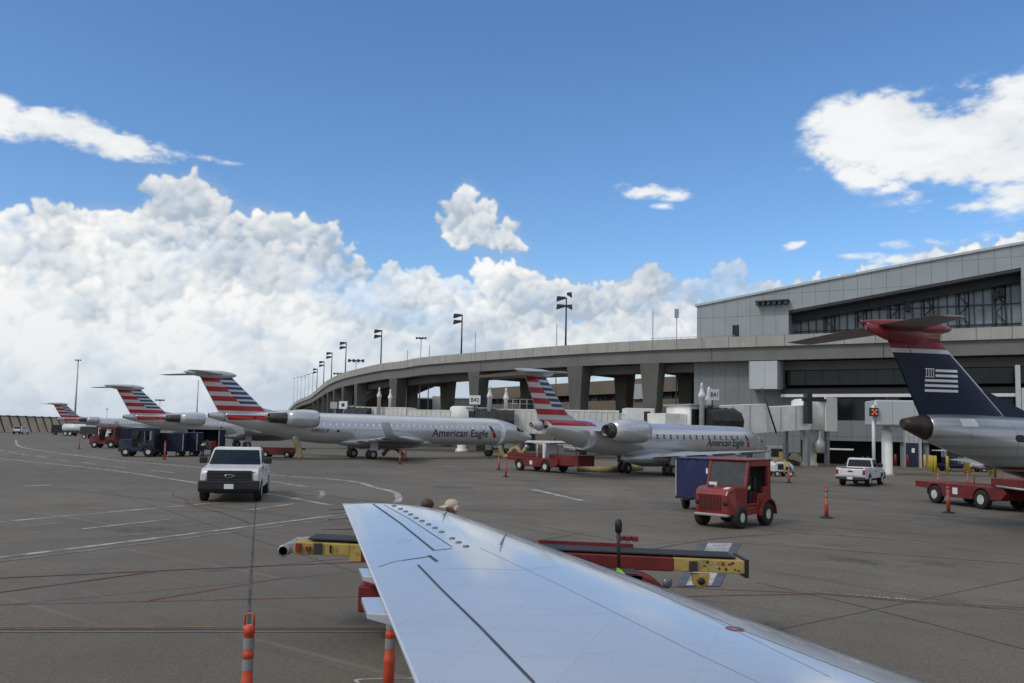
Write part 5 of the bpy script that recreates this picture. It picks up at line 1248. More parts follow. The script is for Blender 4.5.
def small_suv(label, loc, rz, sc=1.0):
    o = thing('car', label, 'car', loc, rz, None, sc)
    mb = MB(); mb.prism([(-2.2, .45), (-2.2, .95), (-2.1, 1.05), (1.2, 1.05), (2.1, .92), (2.2, .7), (2.2, .4), (1.75, .4), (1.75, .42), (-1.8, .42)], -.9, .9); mb.build('body', white, o, .07)
    mb = MB(); mb.loft([[(-2.1, -.84, 1.03), (1.0, -.84, 1.03), (1.0, .84, 1.03), (-2.1, .84, 1.03)], [(-1.75, -.7, 1.6), (.2, -.7, 1.6), (.2, .7, 1.6), (-1.75, .7, 1.6)]], smooth=False); c = mb.build('cabin', white, o, .05)
    mb = MB(); quad(mb, ((-2.1, .84, 1.08), (-2.1, -.84, 1.08), (-1.75, -.7, 1.6), (-1.75, .7, 1.6)), .14, .02); mb.build('rear_window', glass, c)
    for sy in (-1, 1):
        q = ((-2.1, -.84, 1.06), (1.0, -.84, 1.06), (.2, -.7, 1.6), (-1.75, -.7, 1.6)) if sy < 0 else ((1.0, .84, 1.06), (-2.1, .84, 1.06), (-1.75, .7, 1.6), (.2, .7, 1.6))
        mb = MB(); quad(mb, q, .12, .02); mb.build('side_window', glass, c)
        mb = MB(); mb.box(-2.23, -2.15, sy*.7-.14, sy*.7+.14, .75, 1.0); mb.build('tail_light', lamp_red, o)
        for x in (-1.35, 1.4): wheel(o, x, sy*.8, .34, .22)
    mb = MB(); mb.box(-2.27, -2.1, -.88, .88, .36, .62); mb.build('rear_bumper', black, o, .03)
    return o
small_suv('tiny white car driving away near the blast fence', atd(20.5, 190), radians(100), 1.1)
def fuel_truck():
    o = thing('fuel_truck', 'white tanker truck with a rounded tank under the farthest striped tail', 'fuel truck', atd(83, 180), radians(-3), None, 1.0)
    mb = MB(); mb.loft([[(x, .95*cos(a)*k, 1.75+.85*sin(a)*k) for a in [2*pi*j/16 for j in range(16)]] for x, k in ((-4.4, .8), (-4.2, 1), (.3, 1), (.5, .8))]); mb.build('tank', white, o)
    mb = MB(); mb.box(-4.4, 3.4, -.9, .9, .6, .9); mb.build('chassis', dkmetal, o)
    mb = MB(); mb.prism([(.8, .7), (3.9, .6), (3.95, 1.3), (2.6, 1.45), (2.1, 2.3), (.8, 2.3)], -1.05, 1.05); c = mb.build('cab', white, o, .06)
    mb = MB(); mb.box(1.0, 2.05, -1.075, -1.055, 1.5, 2.15); mb.build('side_window', glass, c)
    for x in (-3.4, -2.4, 2.9):
        for sy in (-1, 1): wheel(o, x, sy*.9, .5, .3)
fuel_truck()
def service_van(label, loc, rz):
    o = thing('service_truck', label, 'service truck', loc, rz)
    mb = MB(); mb.box(-2.5, .8, -1, 1, .8, 2.2); mb.build('box_body', dkmetal, o, .04)
    mb = MB(); mb.prism([(.85, .5), (2.6, .5), (2.6, 1.2), (1.9, 1.35), (1.5, 2.0), (.85, 2.0)], -.95, .95); c = mb.build('cab', white, o, .05)
    mb = MB(); mb.box(1.0, 1.5, -.97, -.95, 1.3, 1.9); mb.build('side_window', glass, c)
    for x in (-1.7, 1.9):
        for sy in (-1, 1): wheel(o, x, sy*.85, .4, .25)
service_van('dark box truck with a white cab behind the red tug, farther left', atd(96, 150), radians(-4))

def belt_loader(label, loc, rz, canopy, sc=1.0, boom=True, raise_=0.0, ct=1.02):
    """low red loader: chassis, two axles, belt on top"""
    o = thing('belt_loader', label, 'belt loader', loc, rz, None, sc); W2 = .95
    mb = MB(); mb.prism([(-2.7, ct-.27), (-2.7, ct), (2.6, ct), (2.75, .7), (2.45, .42), (1.95, .42)]+[(1.4+.50*cos(pi*k/8), .36+.50*sin(pi*k/8)) for k in range(9)][0:9]+[(.85, .36), (-.85, .36)]+[(-1.4+.50*cos(pi*k/8), .36+.50*sin(pi*k/8)) for k in range(9)]+[(-1.95, ct-.27)], -W2, W2); mb.build('chassis', darkred, o, .02)
    for x in (1.4, -1.4):
        for sy in (-1, 1): wheel(o, x, sy*(W2-.1), .40, .26, .5)
    if boom: mb = MB(); mb.hexa([(-3.4, -.5, 1.04), (3.0, -.5, 1.04), (3.0, .5, 1.04), (-3.4, .5, 1.04), (-3.4, -.5, 1.26), (3.0, -.5, 1.26+raise_), (3.0, .5, 1.26+raise_), (-3.4, .5, 1.26)]); bo = mb.build('boom', darkred, o, .02)
    if boom: mb = MB(); mb.hexa([(-3.3, -.42, 1.262), (2.9, -.42, 1.262+raise_*.98), (2.9, .42, 1.262+raise_*.98), (-3.3, .42, 1.262), (-3.3, -.42, 1.29), (2.9, -.42, 1.29+raise_), (2.9, .42, 1.29+raise_), (-3.3, .42, 1.29)]); mb.build('belt', belt, bo)
    mb = MB(); mb.box(-.25, .05, -W2-.012, -W2-.002, .5, .78); mb.build('number_panel', signw, o)
    if canopy:
        for x in (.45, 1.35):
            for sy in (-.85, .85): mb = MB(); mb.tube((x, sy, 1.0), (x, sy, 2.15), .04, n=6); mb.build('canopy_post', white, o)
        mb = MB(); mb.prism([(-.9, 2.06), (-.6, 2.22), (1.5, 2.24), (1.9, 2.14), (1.9, 2.08)], -.95, .95); mb.build('canopy', white, o, .02)
        mb = MB(); mb.box(1.1, 1.34, -.93, .93, 1.02, 2.06); mb.build('cab_rear', white, o, .02)
        mb = MB(); mb.box(.5, .9, -.5, .1, 1.02, 1.5); mb.build('seat', black, o, .04)
    return o
q0 = G(519, 470.4); q1 = G(547, 472.5); dq = V((q1.x-q0.x, q1.y-q0.y, 0)); rq = atan2(dq.y, dq.x); mid = (q0+q1)/2
nq = V((-sin(rq), cos(rq), 0))
bl1 = belt_loader('red belt loader with a white canopy under the smaller jet tail', (mid.x+nq.x*.85, mid.y+nq.y*.85, 0), rq, True, 1.0)
mb = MB(); mb.box(2.4, 4.6, -.8, .8, .55, 1.3); b_ = mb.build('rear_platform', darkred, bl1, .03)
mb = MB(); mb.path([(2.6, -.85, 1.3), (2.6, -.85, 2.0), (4.4, -.85, 1.9), (4.5, -.85, 1.3)], .04, 6); mb.build('handrail', yellow, b_)
belt_loader('red belt loader low under the tail of the large silver jet', atd(279, 78), radians(178), False, .72)
q0 = G(936, 503.2); q1 = G(982.5, 509.2); dq = V((q1.x-q0.x, q1.y-q0.y, 0)); rq = atan2(dq.y, dq.x); mid = (q0+q1)/2; nq = V((-sin(rq), cos(rq), 0))
bl3 = belt_loader('long red flatbed loader with white wheel hubs under the navy-tailed jet', (mid.x+nq.x*.9, mid.y+nq.y*.9, 0), rq, False, dq.length/2.8, boom=False, ct=.93)
mb = MB(); mb.box(1.9, 3.6, -.9, .9, .95, 1.32); mb.build('raised_guard', darkred, bl3, .03)
mb = MB(); mb.path([(2.3, -.97, 1.0), (3.8, -.97, .95)], .05, 6); mb.build('side_rail', zinc, bl3)
for k in range(3): mb = MB(); mb.tube((-1.2+k*1.6, .9, .92), (-1.2+k*1.6, .9, 1.75), .03, n=6); mb.build('rail_post', yellow, bl3)
mb = MB(); mb.tube((-1.2, .9, 1.72), (2.0, .9, 1.72), .025, n=6); mb.build('guard_rail', yellow, bl3)
mb = MB(); mb.tube((.3, .7, 1.05), (.3, .7, 1.75), .035, n=6); mb.ball((.3, .7, 1.8), .09); mb.build('control_lever', black, bl3)
# white cart below the navy-tailed jet, and a parked ground power cart
def canopy_cart(label, loc, rz):
    o = thing('service_cart', label, 'service cart', loc, rz)
    mb = MB(); mb.box(-1.0, 1.2, -.7, .7, .45, 1.35); mb.build('box_body', white, o, .04)
    mb = MB(); mb.box(-3.0, -1.05, -.7, .7, .45, .7); mb.build('platform', navy, o, .03)
    mb = MB(); mb.box(-2.6, -1.9, -.5, .5, .7, 1.3); mb.build('seat', navy, o, .05)
    mb = MB(); mb.prism([(-3.3, 1.92), (-1.0, 2.02), (1.5, 1.52), (1.5, 1.46), (-1.0, 1.95), (-3.3, 1.85)], -.85, .85); mb.build('canopy', white, o, .01)
    for x in (-2.9, -1.1):
        for sy in (-.7, .7): mb = MB(); mb.tube((x, sy, .7), (x, sy, 1.93), .03, n=6); mb.build('canopy_post', dkmetal, o)
    for x in (-2.5, .7):
        for sy in (-1, 1): wheel(o, x, sy*.6, .27, .2)
canopy_cart('white covered service cart beyond the yellow bollards, under the grey tail', atd(972, 77), radians(-4))
def power_cart():
    o = thing('power_cart', 'cluttered white ground power cart by the yellow bay, right of the red tug', 'power cart', place(780, 476.3), radians(15), None, 1.0)
    mb = MB(); mb.prism([(-.8, .35), (.8, .35), (.8, .8), (.45, 1.05), (-.6, 1.05), (-.8, .8)], -.5, .5); mb.build('cowling', white, o, .06)
    mb = MB(); mb.box(-.5, -.05, -.52, -.502, .5, .9); mb.box(.15, .6, -.52, -.502, .45, .72); mb.build('panel_opening', black, o)
    mb = MB(); mb.path([(-.7, -.4, 1.0), (-.4, -.45, 1.3), (.2, -.45, 1.15), (.6, -.5, .6), (.9, -.5, .1)], .05, 7); mb.build('power_cable', hose_y, o)
    mb = MB(); mb.lathe([(.13, 0), (.14, .14), (.06, .22)], (-.35, 0, 1.04), (0, 0, 1), 10); mb.build('warning_lamp', mat('pink_lamp', (.7, .08, .14), .4), o)
    mb = MB(); mb.tube((-.0, -.55, .2), (-.0, -.55, 1.15), .05, n=6); mb.build('post', bollardy, o)
    for x in (-.55, .55):
        for sy in (-1, 1): wheel(o, x, sy*.45, .2, .14)
    mb = MB(); mb.box(-.85, .9, -.42, .42, .24, .349); mb.build('frame', dkmetal, o)
power_cart()
def unit(label, loc, rz, w, d, h, m, cat='equipment box', name='equipment_cabinet'):
    o = thing(name, label, cat, loc, rz); mb = MB(); mb.box(-w/2, w/2, -d/2, d/2, .12, h); mb.build('housing', m, o, .03)
    mb = MB(); mb.box(-w/2+.06, w/2-.06, -d/2+.06, d/2-.06, 0, .119); mb.build('plinth', concrete, o)
    mb = MB(); mb.box(-w*.35, w*.35, -d/2-.012, -d/2-.002, h*.4, h*.85); mb.build('louvre', dkmetal, o); return o
unit('grey equipment cabinet near the jet nose at the terminal wall', atd(776, 88), 0, 2.0, 1.0, 1.9, panelw)
unit('yellow equipment box between the jet bridge legs at the terminal', atd(790, 86), .2, 1.9, 1.2, 1.3, yellow)
o = thing('folded_tarp', 'crumpled white tarp lying on the yellow box by the bridge legs', 'tarp', atd(797, 84.5)+V((0, 0, .12)), .3)
mb = MB(); mb.prism([(-.9, .5), (-.2, 1.15), (.5, .5), (1.0, .0), (.3, .1)], -.5, .5); mb.build('sheet', mat('tarp_cream', (.55, .52, .40), .8), o, .08)
# hoses
def hose(label, pts, r, m=None, name='air_hose'):
    o = thing(name, label, 'hose', (pts[0][0], pts[0][1], 0)); b = V((pts[0][0], pts[0][1], 0)); P = [V(p)-b for p in pts]
    Q = catmull(P, 6); mb = MB(); rr = [r*(1+.10*(i % 2)) for i in range(len(Q))]; mb.path(Q, rr, 10); mb.build('hose_body', m or hose_y, o)
    mb = MB(); mb.tube(Q[-1], Q[-1]+(Q[-1]-Q[-2]).normalized()*.25, r*1.15, n=10); mb.build('coupling', zinc, o)
def hp(px, py, z, d): p = atY(px, 440, d); return V((p.x, p.y, z))
hose('thick yellow air hose hanging from the belly of the large jet', [hp(302, 0, .15, 73.6), hp(301, 0, .3, 73.6), hp(299.5, 0, .8, 73.6), hp(297.5, 0, 1.3, 73.7), hp(296, 0, 1.7, 74)], .26)
hose('yellow air hose looped over the left end of the canopied loader', [hp(500, 0, 1.75, 63.5), hp(503, 0, 1.1, 63.5), hp(507, 0, .95, 63.4), hp(512, 0, 1.45, 63.3), hp(517, 0, 1.6, 63.2), hp(522, 0, 1.2, 63), hp(526, 0, 1.6, 63)], .16)
hose('long yellow air hose lying on the ground under the smaller jet', [hp(578, 0, .25, 62), hp(592, 0, .2, 61.5), hp(606, 0, .22, 61), hp(617, 0, .2, 62), hp(640, 0, .18, 66)], .22)
hose('short yellow hose bundle on the ground by the main wheels of the large jet', [hp(383, 0, .2, 84), hp(389, 0, .9, 84), hp(396, 0, .9, 84), hp(403, 0, .35, 84)], .2)
# delineator posts
def delineator(label, p, h=1.05, sc=1.0, grp='orange delineator posts', top=False, lean=(0, 0)):
    o = thing('delineator_post', label, 'delineator', p, 0, grp); r = .055*sc
    o.rotation_euler = (lean[0], lean[1], 0)
    mb = MB(); mb.lathe([(.2*sc, .004), (.2*sc, .03), (.17*sc, .05), (r*1.3, .07)], (0, 0, 0), (0, 0, 1), 16); mb.build('base', black if not top else rubber, o)
    mb = MB(); mb.lathe([(r*1.15, .07), (r*1.12, .42*h), (r*1.15, .43*h), (r*1.15, .47*h), (r*1.0, .48*h), (r*.98, .66*h), (r*1.08, .665*h), (r*1.08, .70*h), (r*.96, .71*h), (r*.95, .86*h), (r*1.1, .865*h), (r*1.06, .93*h), (r*.6, .935*h)], (0, 0, 0), (0, 0, 1), 18); t = mb.build('tube', orange, o)
    for a, b in ((.555, .65), (.735, .83)): mb = MB(); mb.lathe([(r*1.03, a*h), (r*1.03, b*h)], (0, 0, 0), (0, 0, 1), 18, cap=False); mb.build('reflective_band', mat('reflective_grey', (.27, .28, .29), .4), t)
    mb = MB(); mb.path([(-r*.85, 0, .93*h), (-r*.85, 0, 1.02*h), (0, 0, 1.035*h), (r*.85, 0, 1.02*h), (r*.85, 0, .93*h)], r*.2, 6); mb.build('handle', orange, t)
    return o
delineator('large orange post with grey bands at the bottom left, joint line running up to it', V((atY(250, 611, 7.9).x, 7.9, 0)), 1.075, .9, top=True)
delineator('orange post with grey bands half hidden behind the near wing edge', V((atY(389, 640, 8.7).x, 8.7, 0)), 1.1, .92, top=True, lean=(0, .02))
for px, py, lab, h in ((826.5, 518, 'orange post on its own in front of the small white pickup', 1.1), (789, 483, 'orange post beside the cluttered power cart', 1.05), (948.5, 513, 'orange post in front of the long red flatbed loader', 1.1),
                      (938.5, 489, 'orange post poking up behind the left end of the flatbed loader', 1.15), (968, 489, 'orange post behind the middle of the flatbed loader', 1.15),
                      (399.8, 464.3, 'orange post under the large jet, right of its main wheels', 1.15), (406, 461, 'farther orange post just right of the one by the main wheels', 1.0), (498.7, 470, 'left one of two orange posts by the canopied loader', 1.15), (505.8, 477, 'right one of two orange posts by the canopied loader, nearer', 1.2),
                      (79, 449, 'small far orange post left of the red tug', 1.2), (164.5, 459.5, 'slim orange post in front of the navy carts', 1.5)):
    delineator(lab, place(px, py), h, 1.1)
# ------------------------------------------------------------------ people: one skinned body each
def person(label, loc, rz, joints=None, shirt=navyc, pants=navyc, hair=hair_m, hat=None, vest=False, muffs=False, h=1.76, scale=1.0):
    o = thing('person', label, 'person', loc, rz, None, scale*h/1.76)
    J = dict(pel=(0, 0, .96), wa=(0, 0, 1.10), ch=(0, 0, 1.30), nb=(0, 0, 1.46), nk=(.01, 0, 1.53), hd=(.025, 0, 1.62), tp=(.02, 0, 1.71))
    for s, n in ((1, 'l'), (-1, 'r')):
        J.update({n+'sh': (0, s*.19, 1.42), n+'el': (-.02, s*.25, 1.13), n+'wr': (.10, s*.24, .90), n+'ha': (.14, s*.235, .84), n+'hp': (0, s*.10, .93), n+'kn': (.03, s*.11, .50), n+'an': (0, s*.11, .09), n+'to': (.15, s*.12, .035)})
    if joints: J.update(joints)
    Rr = dict(pel=.15, wa=.14, ch=.155, nb=.09, nk=.058, hd=.092, tp=.06)
    for n in 'lr': Rr.update({n+'sh': .075, n+'el': .047, n+'wr': .033, n+'ha': .036, n+'hp': .095, n+'kn': .062, n+'an': .045, n+'to': .038})
    names = ['pel']+[k for k in J if k != 'pel']; ix = {k: i for i, k in enumerate(names)}
    V_ = [V(J[k]) for k in names]; rad = [Rr[k] for k in names]
    Ed = [('pel', 'wa'), ('wa', 'ch'), ('ch', 'nb'), ('nb', 'nk'), ('nk', 'hd'), ('hd', 'tp')]
    for n in 'lr': Ed += [('ch', n+'sh'), (n+'sh', n+'el'), (n+'el', n+'wr'), (n+'wr', n+'ha'), ('pel', n+'hp'), (n+'hp', n+'kn'), (n+'kn', n+'an'), (n+'an', n+'to')]
    Ed = [(ix[a], ix[b]) for a, b in Ed]
    def chain(root, pts, rs):
        pv = root
        for p, r in zip(pts, rs): V_.append(V(p)); rad.append(r); Ed.append((pv, len(V_)-1)); pv = len(V_)-1
    hd = V(J['hd']); chain(ix['hd'], [hd+V((.105, 0, -.005))], [.02])
    for n, s in (('l', 1), ('r', -1)):
        w, a = V(J[n+'wr']), V(J[n+'ha']); d = (a-w).normalized(); sd = d.cross(V((0, 1, 0))).normalized()
        for k, ln_ in enumerate((.075, .085, .08, .065)):
            b = a+d*.035+sd*(.012-.02*k)*1.2; chain(ix[n+'ha'], [b+d*ln_*.5, b+d*ln_+V((0, -s*.02, 0))], [.0095, .008])
        chain(ix[n+'ha'], [a-sd*-.05+d*.0, a+sd*.065+d*.03], [.011, .009])
    me = bpy.data.meshes.new('body'); me.from_pydata([tuple(p) for p in V_], Ed, [])
    b = bpy.data.objects.new('body', me); COL.objects.link(b)
    b.modifiers.new('skin', 'SKIN').use_smooth_shade = True
    sk = me.skin_vertices[0].data if me.skin_vertices else None
    if sk is None:
        bm = bmesh.new(); bm.from_mesh(me); bm.verts.layers.skin.verify(); bm.to_mesh(me); bm.free(); sk = me.skin_vertices[0].data
    for i, r in enumerate(rad): sk[i].radius = (r, r); sk[i].use_root = (i == 0)
    sb = b.modifiers.new('sub', 'SUBSURF'); sb.levels = 1; sb.render_levels = 1
    dg = bpy.context.evaluated_depsgraph_get(); m2 = bpy.data.meshes.new_from_object(b.evaluated_get(dg)); bpy.data.objects.remove(b)
    b = bpy.data.objects.new('body', m2); COL.objects.link(b); b.parent = o; m2.materials.clear()
    for m in (shirt, pants, skin_m, black): m2.materials.append(m)
    pel, nb_ = V(J['pel']), V(J['nb'])
    hands = [V(J[n+'ha']) for n in 'lr']; wr = [V(J[n+'wr']) for n in 'lr']; an = [V(J[n+'an']) for n in 'lr']; to = [V(J[n+'to']) for n in 'lr']; kn = [V(J[n+'kn']) for n in 'lr']; hp_ = [V(J[n+'hp']) for n in 'lr']
    def seg(p, a, c): t = max(0, min(1, (p-a).dot(c-a)/max(1e-6, (c-a).length_squared))); return (p-(a+(c-a)*t)).length
    for f in m2.polygons:
        p = f.center; f.use_smooth = True
        dh = min(seg(p, V(J['nk'])+V((0, 0, .0)), V(J['tp'])), min(min(seg(p, w, a) for w, a in zip(wr, hands)), min((p-a).length*.6 for a in hands)))
        df = min(seg(p, a, t) for a, t in zip(an, to)); dl = min(min(seg(p, k, a) for k, a in zip(kn, an)), min(seg(p, h_, k) for h_, k in zip(hp_, kn)))
        dt = min(seg(p, V(J['wa']), nb_), min(min(seg(p, V(J[n+'sh']), V(J[n+'el'])), seg(p, V(J[n+'el']), V(J[n+'wr']))) for n in 'lr'))
        f.material_index = min(((dt, 0), (min(dl, seg(p, pel, pel)), 1), (dh*1.1, 2), (df, 3)))[1]
    tp = V(J['tp']); ax = (tp-V(J['nk'])).normalized(); c = hd+V((0, 0, .045))
    mb = MB()
    if hat: mb.ball(c+ax*.01, .112, 14, 8, (1.08, .95, .8)); mb.prism([(c.x+.05, c.z-.01), (c.x+.2, c.z-.03), (c.x+.2, c.z-.015), (c.x+.05, c.z+.015)], -.07, .07); mb.build('cap', hat, o)
    elif hair: mb.ball(c+V((-.022, 0, .004)), .108, 14, 8, (1.05, .9, .88)); mb.build('hair', hair, o)
    for s in (-1, 1):
        mb = MB()
        if muffs: mb.lathe([(.02, 0), (.05, .005), (.052, .04), (.035, .06)], hd+V((-.01, s*.085, .0)), (0, s, 0), 12); mb.build('ear_muff', tanm, o)
        else: mb.ball(hd+V((-.01, s*.092, -.01)), .028, 8, 6, (.7, .4, 1.2)); mb.build('ear', skin_m, o)
        mb = MB(); mb.ball(hd+V((.082, s*.034, .022)), .012, 8, 6); mb.build('eye', black, o)
    mb = MB(); mb.box(hd.x+.078, hd.x+.09, -.025, .025, hd.z-.052, hd.z-.044); mb.build('mouth', mat('lips', (.22, .09, .08), .6), o)
    if vest:
        wa, chs = V(J['wa']), V(J['ch']); mb = MB()
        sp_ = [pel.lerp(wa, .5), wa, wa.lerp(chs, .6), chs, chs.lerp(nb_, .55), chs.lerp(nb_, .8)]
        mb.loft([[q+V((rx*cos(a), ry*sin(a), 0)) for a in [2*pi*k/18 for k in range(18)]] for q, rx, ry in zip(sp_, (.19, .175, .18, .185, .16, .10), (.20, .19, .205, .23, .21, .13))], cap=False); v = mb.build('vest', hivis, o)
        mb = MB(); q = sp_[1]; mb.loft([[q+V((.183*cos(a), .198*sin(a), z)) for a in [2*pi*k/18 for k in range(18)]] for z in (-.02, .03)], cap=False); mb.build('reflective_stripe', signw, v)
    return o
person('person with short brown hair standing just beyond the near wing tip', V((atY(427.5, 500, 13.2).x, 13.2, 0)), radians(60), h=1.77)
person('person with a pale cap and tan ear muffs beyond the near wing tip', V((atY(453, 500, 13.2).x, 13.2, 0)), radians(225), shirt=greyc, hat=tanm, muffs=True, h=1.77)
bend = dict(wa=(.06, 0, 1.08), ch=(.24, 0, 1.22), nb=(.36, 0, 1.32), nk=(.43, 0, 1.36), hd=(.5, 0, 1.42), tp=(.54, 0, 1.50))
for n, s in (('l', 1), ('r', -1)): bend.update({n+'sh': (.33, s*.19, 1.27), n+'el': (.42, s*.24, 1.0), n+'wr': (.55, s*.2, .82), n+'ha': (.6, s*.19, .77)})
person('worker in a lime vest bending towards the open dark cart at left', atd(203, 76.3), radians(60), bend, vest=True, h=1.74)
sit = {}
for n, s in (('l', 1), ('r', -1)): sit.update({n+'hp': (.05, s*.1, .46), n+'kn': (.42, s*.13, .50), n+'an': (.47, s*.13, .10), n+'to': (.60, s*.13, .06), n+'sh': (0, s*.19, .94), n+'el': (.12, s*.25, .70), n+'wr': (.34, s*.15, .72), n+'ha': (.40, s*.13, .73)})
sit.update(pel=(0, 0, .48), wa=(-.01, 0, .62), ch=(0, 0, .82), nb=(.01, 0, .98), nk=(.03, 0, 1.05), hd=(.045, 0, 1.13), tp=(.04, 0, 1.22))
R_ = Matrix.Rotation(th, 3, 'Z')
person('driver in a lime vest sitting in the worn red tug', tp+R_ @ V((-.06, .34, .62)), th, sit, vest=True, scale=.98)

# ------------------------------------------------------------------ belt loader beyond the wing tip
YL = 12.12
def LX(px, py, Y=11.8): p = atY(px, py, Y); return p.x, p.z
xl0, zl0 = LX(293, 547); xr0, zr0 = LX(746, 567)
zc_ = (zl0+zr0)/2
big = thing('belt_loader', 'red and yellow belt loader stretching behind the near wing', 'belt loader', (0, YL, 0), 0)
slp = lambda x: zl0+(zr0-zl0)*(x-xl0)/(xr0-xl0)
def beam(mb, px0, px1, t, b, y0=-.32, y1=.32):
    x0, x1 = LX(px0, 550)[0], LX(px1, 560)[0]
    mb.hexa([(x0, y0, slp(x0)+b), (x1, y0, slp(x1)+b), (x1, y1, slp(x1)+b), (x0, y1, slp(x0)+b), (x0, y0, slp(x0)+t), (x1, y0, slp(x1)+t), (x1, y1, slp(x1)+t), (x0, y1, slp(x0)+t)])
mb = MB(); beam(mb, 293, 349, .07, -.10); beam(mb, 349.3, 361, .07, -.17); ye = mb.build('boom_end', yellow, big, .012)
mb = MB(); beam(mb, 674, 745, .08, -.10); yr_ = mb.build('boom_end', yellow, big, .012)
mb = MB(); beam(mb, 361.3, 620, .08, -.17); beam(mb, 620.2, 673.7, .08, -.11); mb.build('boom', darkred, big, .012)
mb = MB(); beam(mb, 306, 738, .125, .095, -.24, .26); bt = mb.build('conveyor_belt', belt, big, .02)
mb = MB(); beam(mb, 540, 640, .165, .09, .33, .37); mb.build('side_guard', darkred, big)
mb = MB(); x0 = LX(745, 565)[0]; mb.box(x0, x0+.05, -.34, .34, slp(x0)-.15, slp(x0)+.10); mb.build('end_stop', black, yr_)
xa = LX(283.5, 550)[0]; za = LX(283.5, 550)[1]
mb = MB(); mb.lathe([(.062, -.42), (.082, -.42), (.082, .5), (.062, .5), (.062, -.38)], (xa+.02, 0, za), (0, 1, 0), 20, cap=False); mb.build('end_roller', steel, big)
mb = MB(); mb.lathe([(.061, -.36), (.01, -.36)], (xa+.02, 0, za), (0, 1, 0), 16); mb.build('roller_core', black, big)
mb = MB(); mb.box(xa+.04, xl0+.03, -.30, -.22, za-.05, za+.09); mb.box(xa+.04, xl0+.03, .2, .3, za-.05, za+.09); mb.build('roller_bracket', zinc, big)
for px0, px1, m, dz0, dz1, nm in ((296, 301, red, -.06, .06, 'stop_button'), (314, 322, dkmetal, -.08, .07, 'control_box'), (306, 311, red, -.04, .02, 'warning_mark'), (330, 331.5, black, -.06, .05, 'seam')):
    a0, a1 = LX(px0, 548)[0], LX(px1, 548)[0]; mb = MB(); mb.box(a0, a1, -.36, -.322, slp(a0)+dz0, slp(a0)+dz1); mb.build(nm, m, ye, .006)
a0, a1 = LX(689, 562)[0], LX(697, 562)[0]; mb = MB(); mb.box(a0, a1, -.36, -.322, slp(a0)-.09, slp(a0)+.05); mb.build('control_box', dkmetal, yr_, .008)
for k in range(14):
    x = LX(700+k*3.1, 563)[0]; mb = MB(); q = random.uniform(-.07, .03); mb.box(x, x+random.uniform(.02, .05), -.326, -.321, slp(x)+q, slp(x)+q+random.uniform(.015, .05)); mb.build('scuff_mark', random.choice([dkmetal, red, zinc]), yr_)
xg = LX(701, 570)[0]; mb = MB(); mb.prism([(xg-.13, slp(xg)-.12), (xg+.13, slp(xg)-.12), (xg+.1, slp(xg)-.28), (xg, slp(xg)-.33), (xg-.1, slp(xg)-.28)], -.33, -.25); lug = mb.build('lifting_lug', yellow, yr_, .01)
mb = MB(); mb.lathe([(.05, 0), (.05, .03), (.01, .032)], (xg, -.33, slp(xg)-.22), (0, -1, 0), 12); mb.build('pin', black, lug)
# chassis
xc0, xc1 = LX(360, 575, 11.5)[0], LX(652, 575, 11.5)[0]
xw1 = LX(632, 580, 11.4)[0]; xw0 = xc0+.75
mb = MB(); mb.box(xc0, xc1-.9, -.75, .75, .38, .74); mb.build('chassis', darkred, big, .03)
mb = MB(); n = 14; R = []
for k in range(n+1):
    a = pi*.02+pi*.96*k/n; R.append([(xw1+.52*cos(a), -.95, .42+.50*sin(a)), (xw1+.52*cos(a), -.45, .42+.50*sin(a)), (xw1+.58*cos(a), -.45, .42+.56*sin(a)), (xw1+.58*cos(a), -.95, .42+.56*sin(a))])
mb.loft(R, smooth=False); mb.box(xw1-1.6, xw1+.1, -.95, -.5, .90, .985); fen = mb.build('fender', darkred, big)
mb = MB(); mb.box(xw1-1.5, xw1+.05, -.93, -.5, .99, 1.0); mb.build('tread_plate', dkmetal, fen)
mb = MB(); mb.lathe([(.07, 0), (.075, .03), (.03, .045)], (xw1+.44, -.86, .88), (.5, -.86, 0), 12); mb.build('headlight', lamp_clear, fen)
mb = MB(); mb.box(xw1+.2, xw1+.62, -.9, .9, .42, .62); mb.build('front_bumper', darkred, big, .03)
for x in (xw0+.2, xw1):
    for sy in (-1, 1): wheel(big, x, sy*.72, .40, .26, .58)
mb = MB(); xq, zq = LX(375, 579, 11.3); mb.box(xq-.12, xq+.5, -1.0, -.75, zq-.07, zq+.07); mb.build('step', red, big, .02)
xp, zp = LX(617, 526, 11.35); xp2, zp2 = LX(617.5, 551, 11.35)
mb = MB(); mb.tube((xp2, -.93, .99), (xp, -.93, zp), .024, n=8); ps = mb.build('control_post', black, big)
mb = MB(); mb.loft([[(xp+.05*k*cos(a), -.93+.05*k*sin(a), zp-.06+z) for a in [2*pi*j/12 for j in range(12)]] for z, k in ((-.02, .4), (.0, .9), (.10, 1), (.15, .8), (.17, .3))]); mb.build('lamp_head', black, ps)
mb = MB(); mb.hexa([(xp-.03, -.99, 1.0), (xp+.09, -.99, 1.0), (xp+.09, -.94, 1.0), (xp-.03, -.94, 1.0), (xp-.02, -.97, 1.08), (xp+.03, -.97, 1.06), (xp+.03, -.95, 1.06), (xp-.02, -.95, 1.08)]); mb.build('lime_marker', hivis, ps)
for k in range(3): x = LX(623+k*7.6, 546, 12.2)[0]; mb = MB(); mb.box(x-.045, x+.045, .35, .55, slp(x)+.2, slp(x)+.27); mb.build('guide_block', darkred, bt, .01)

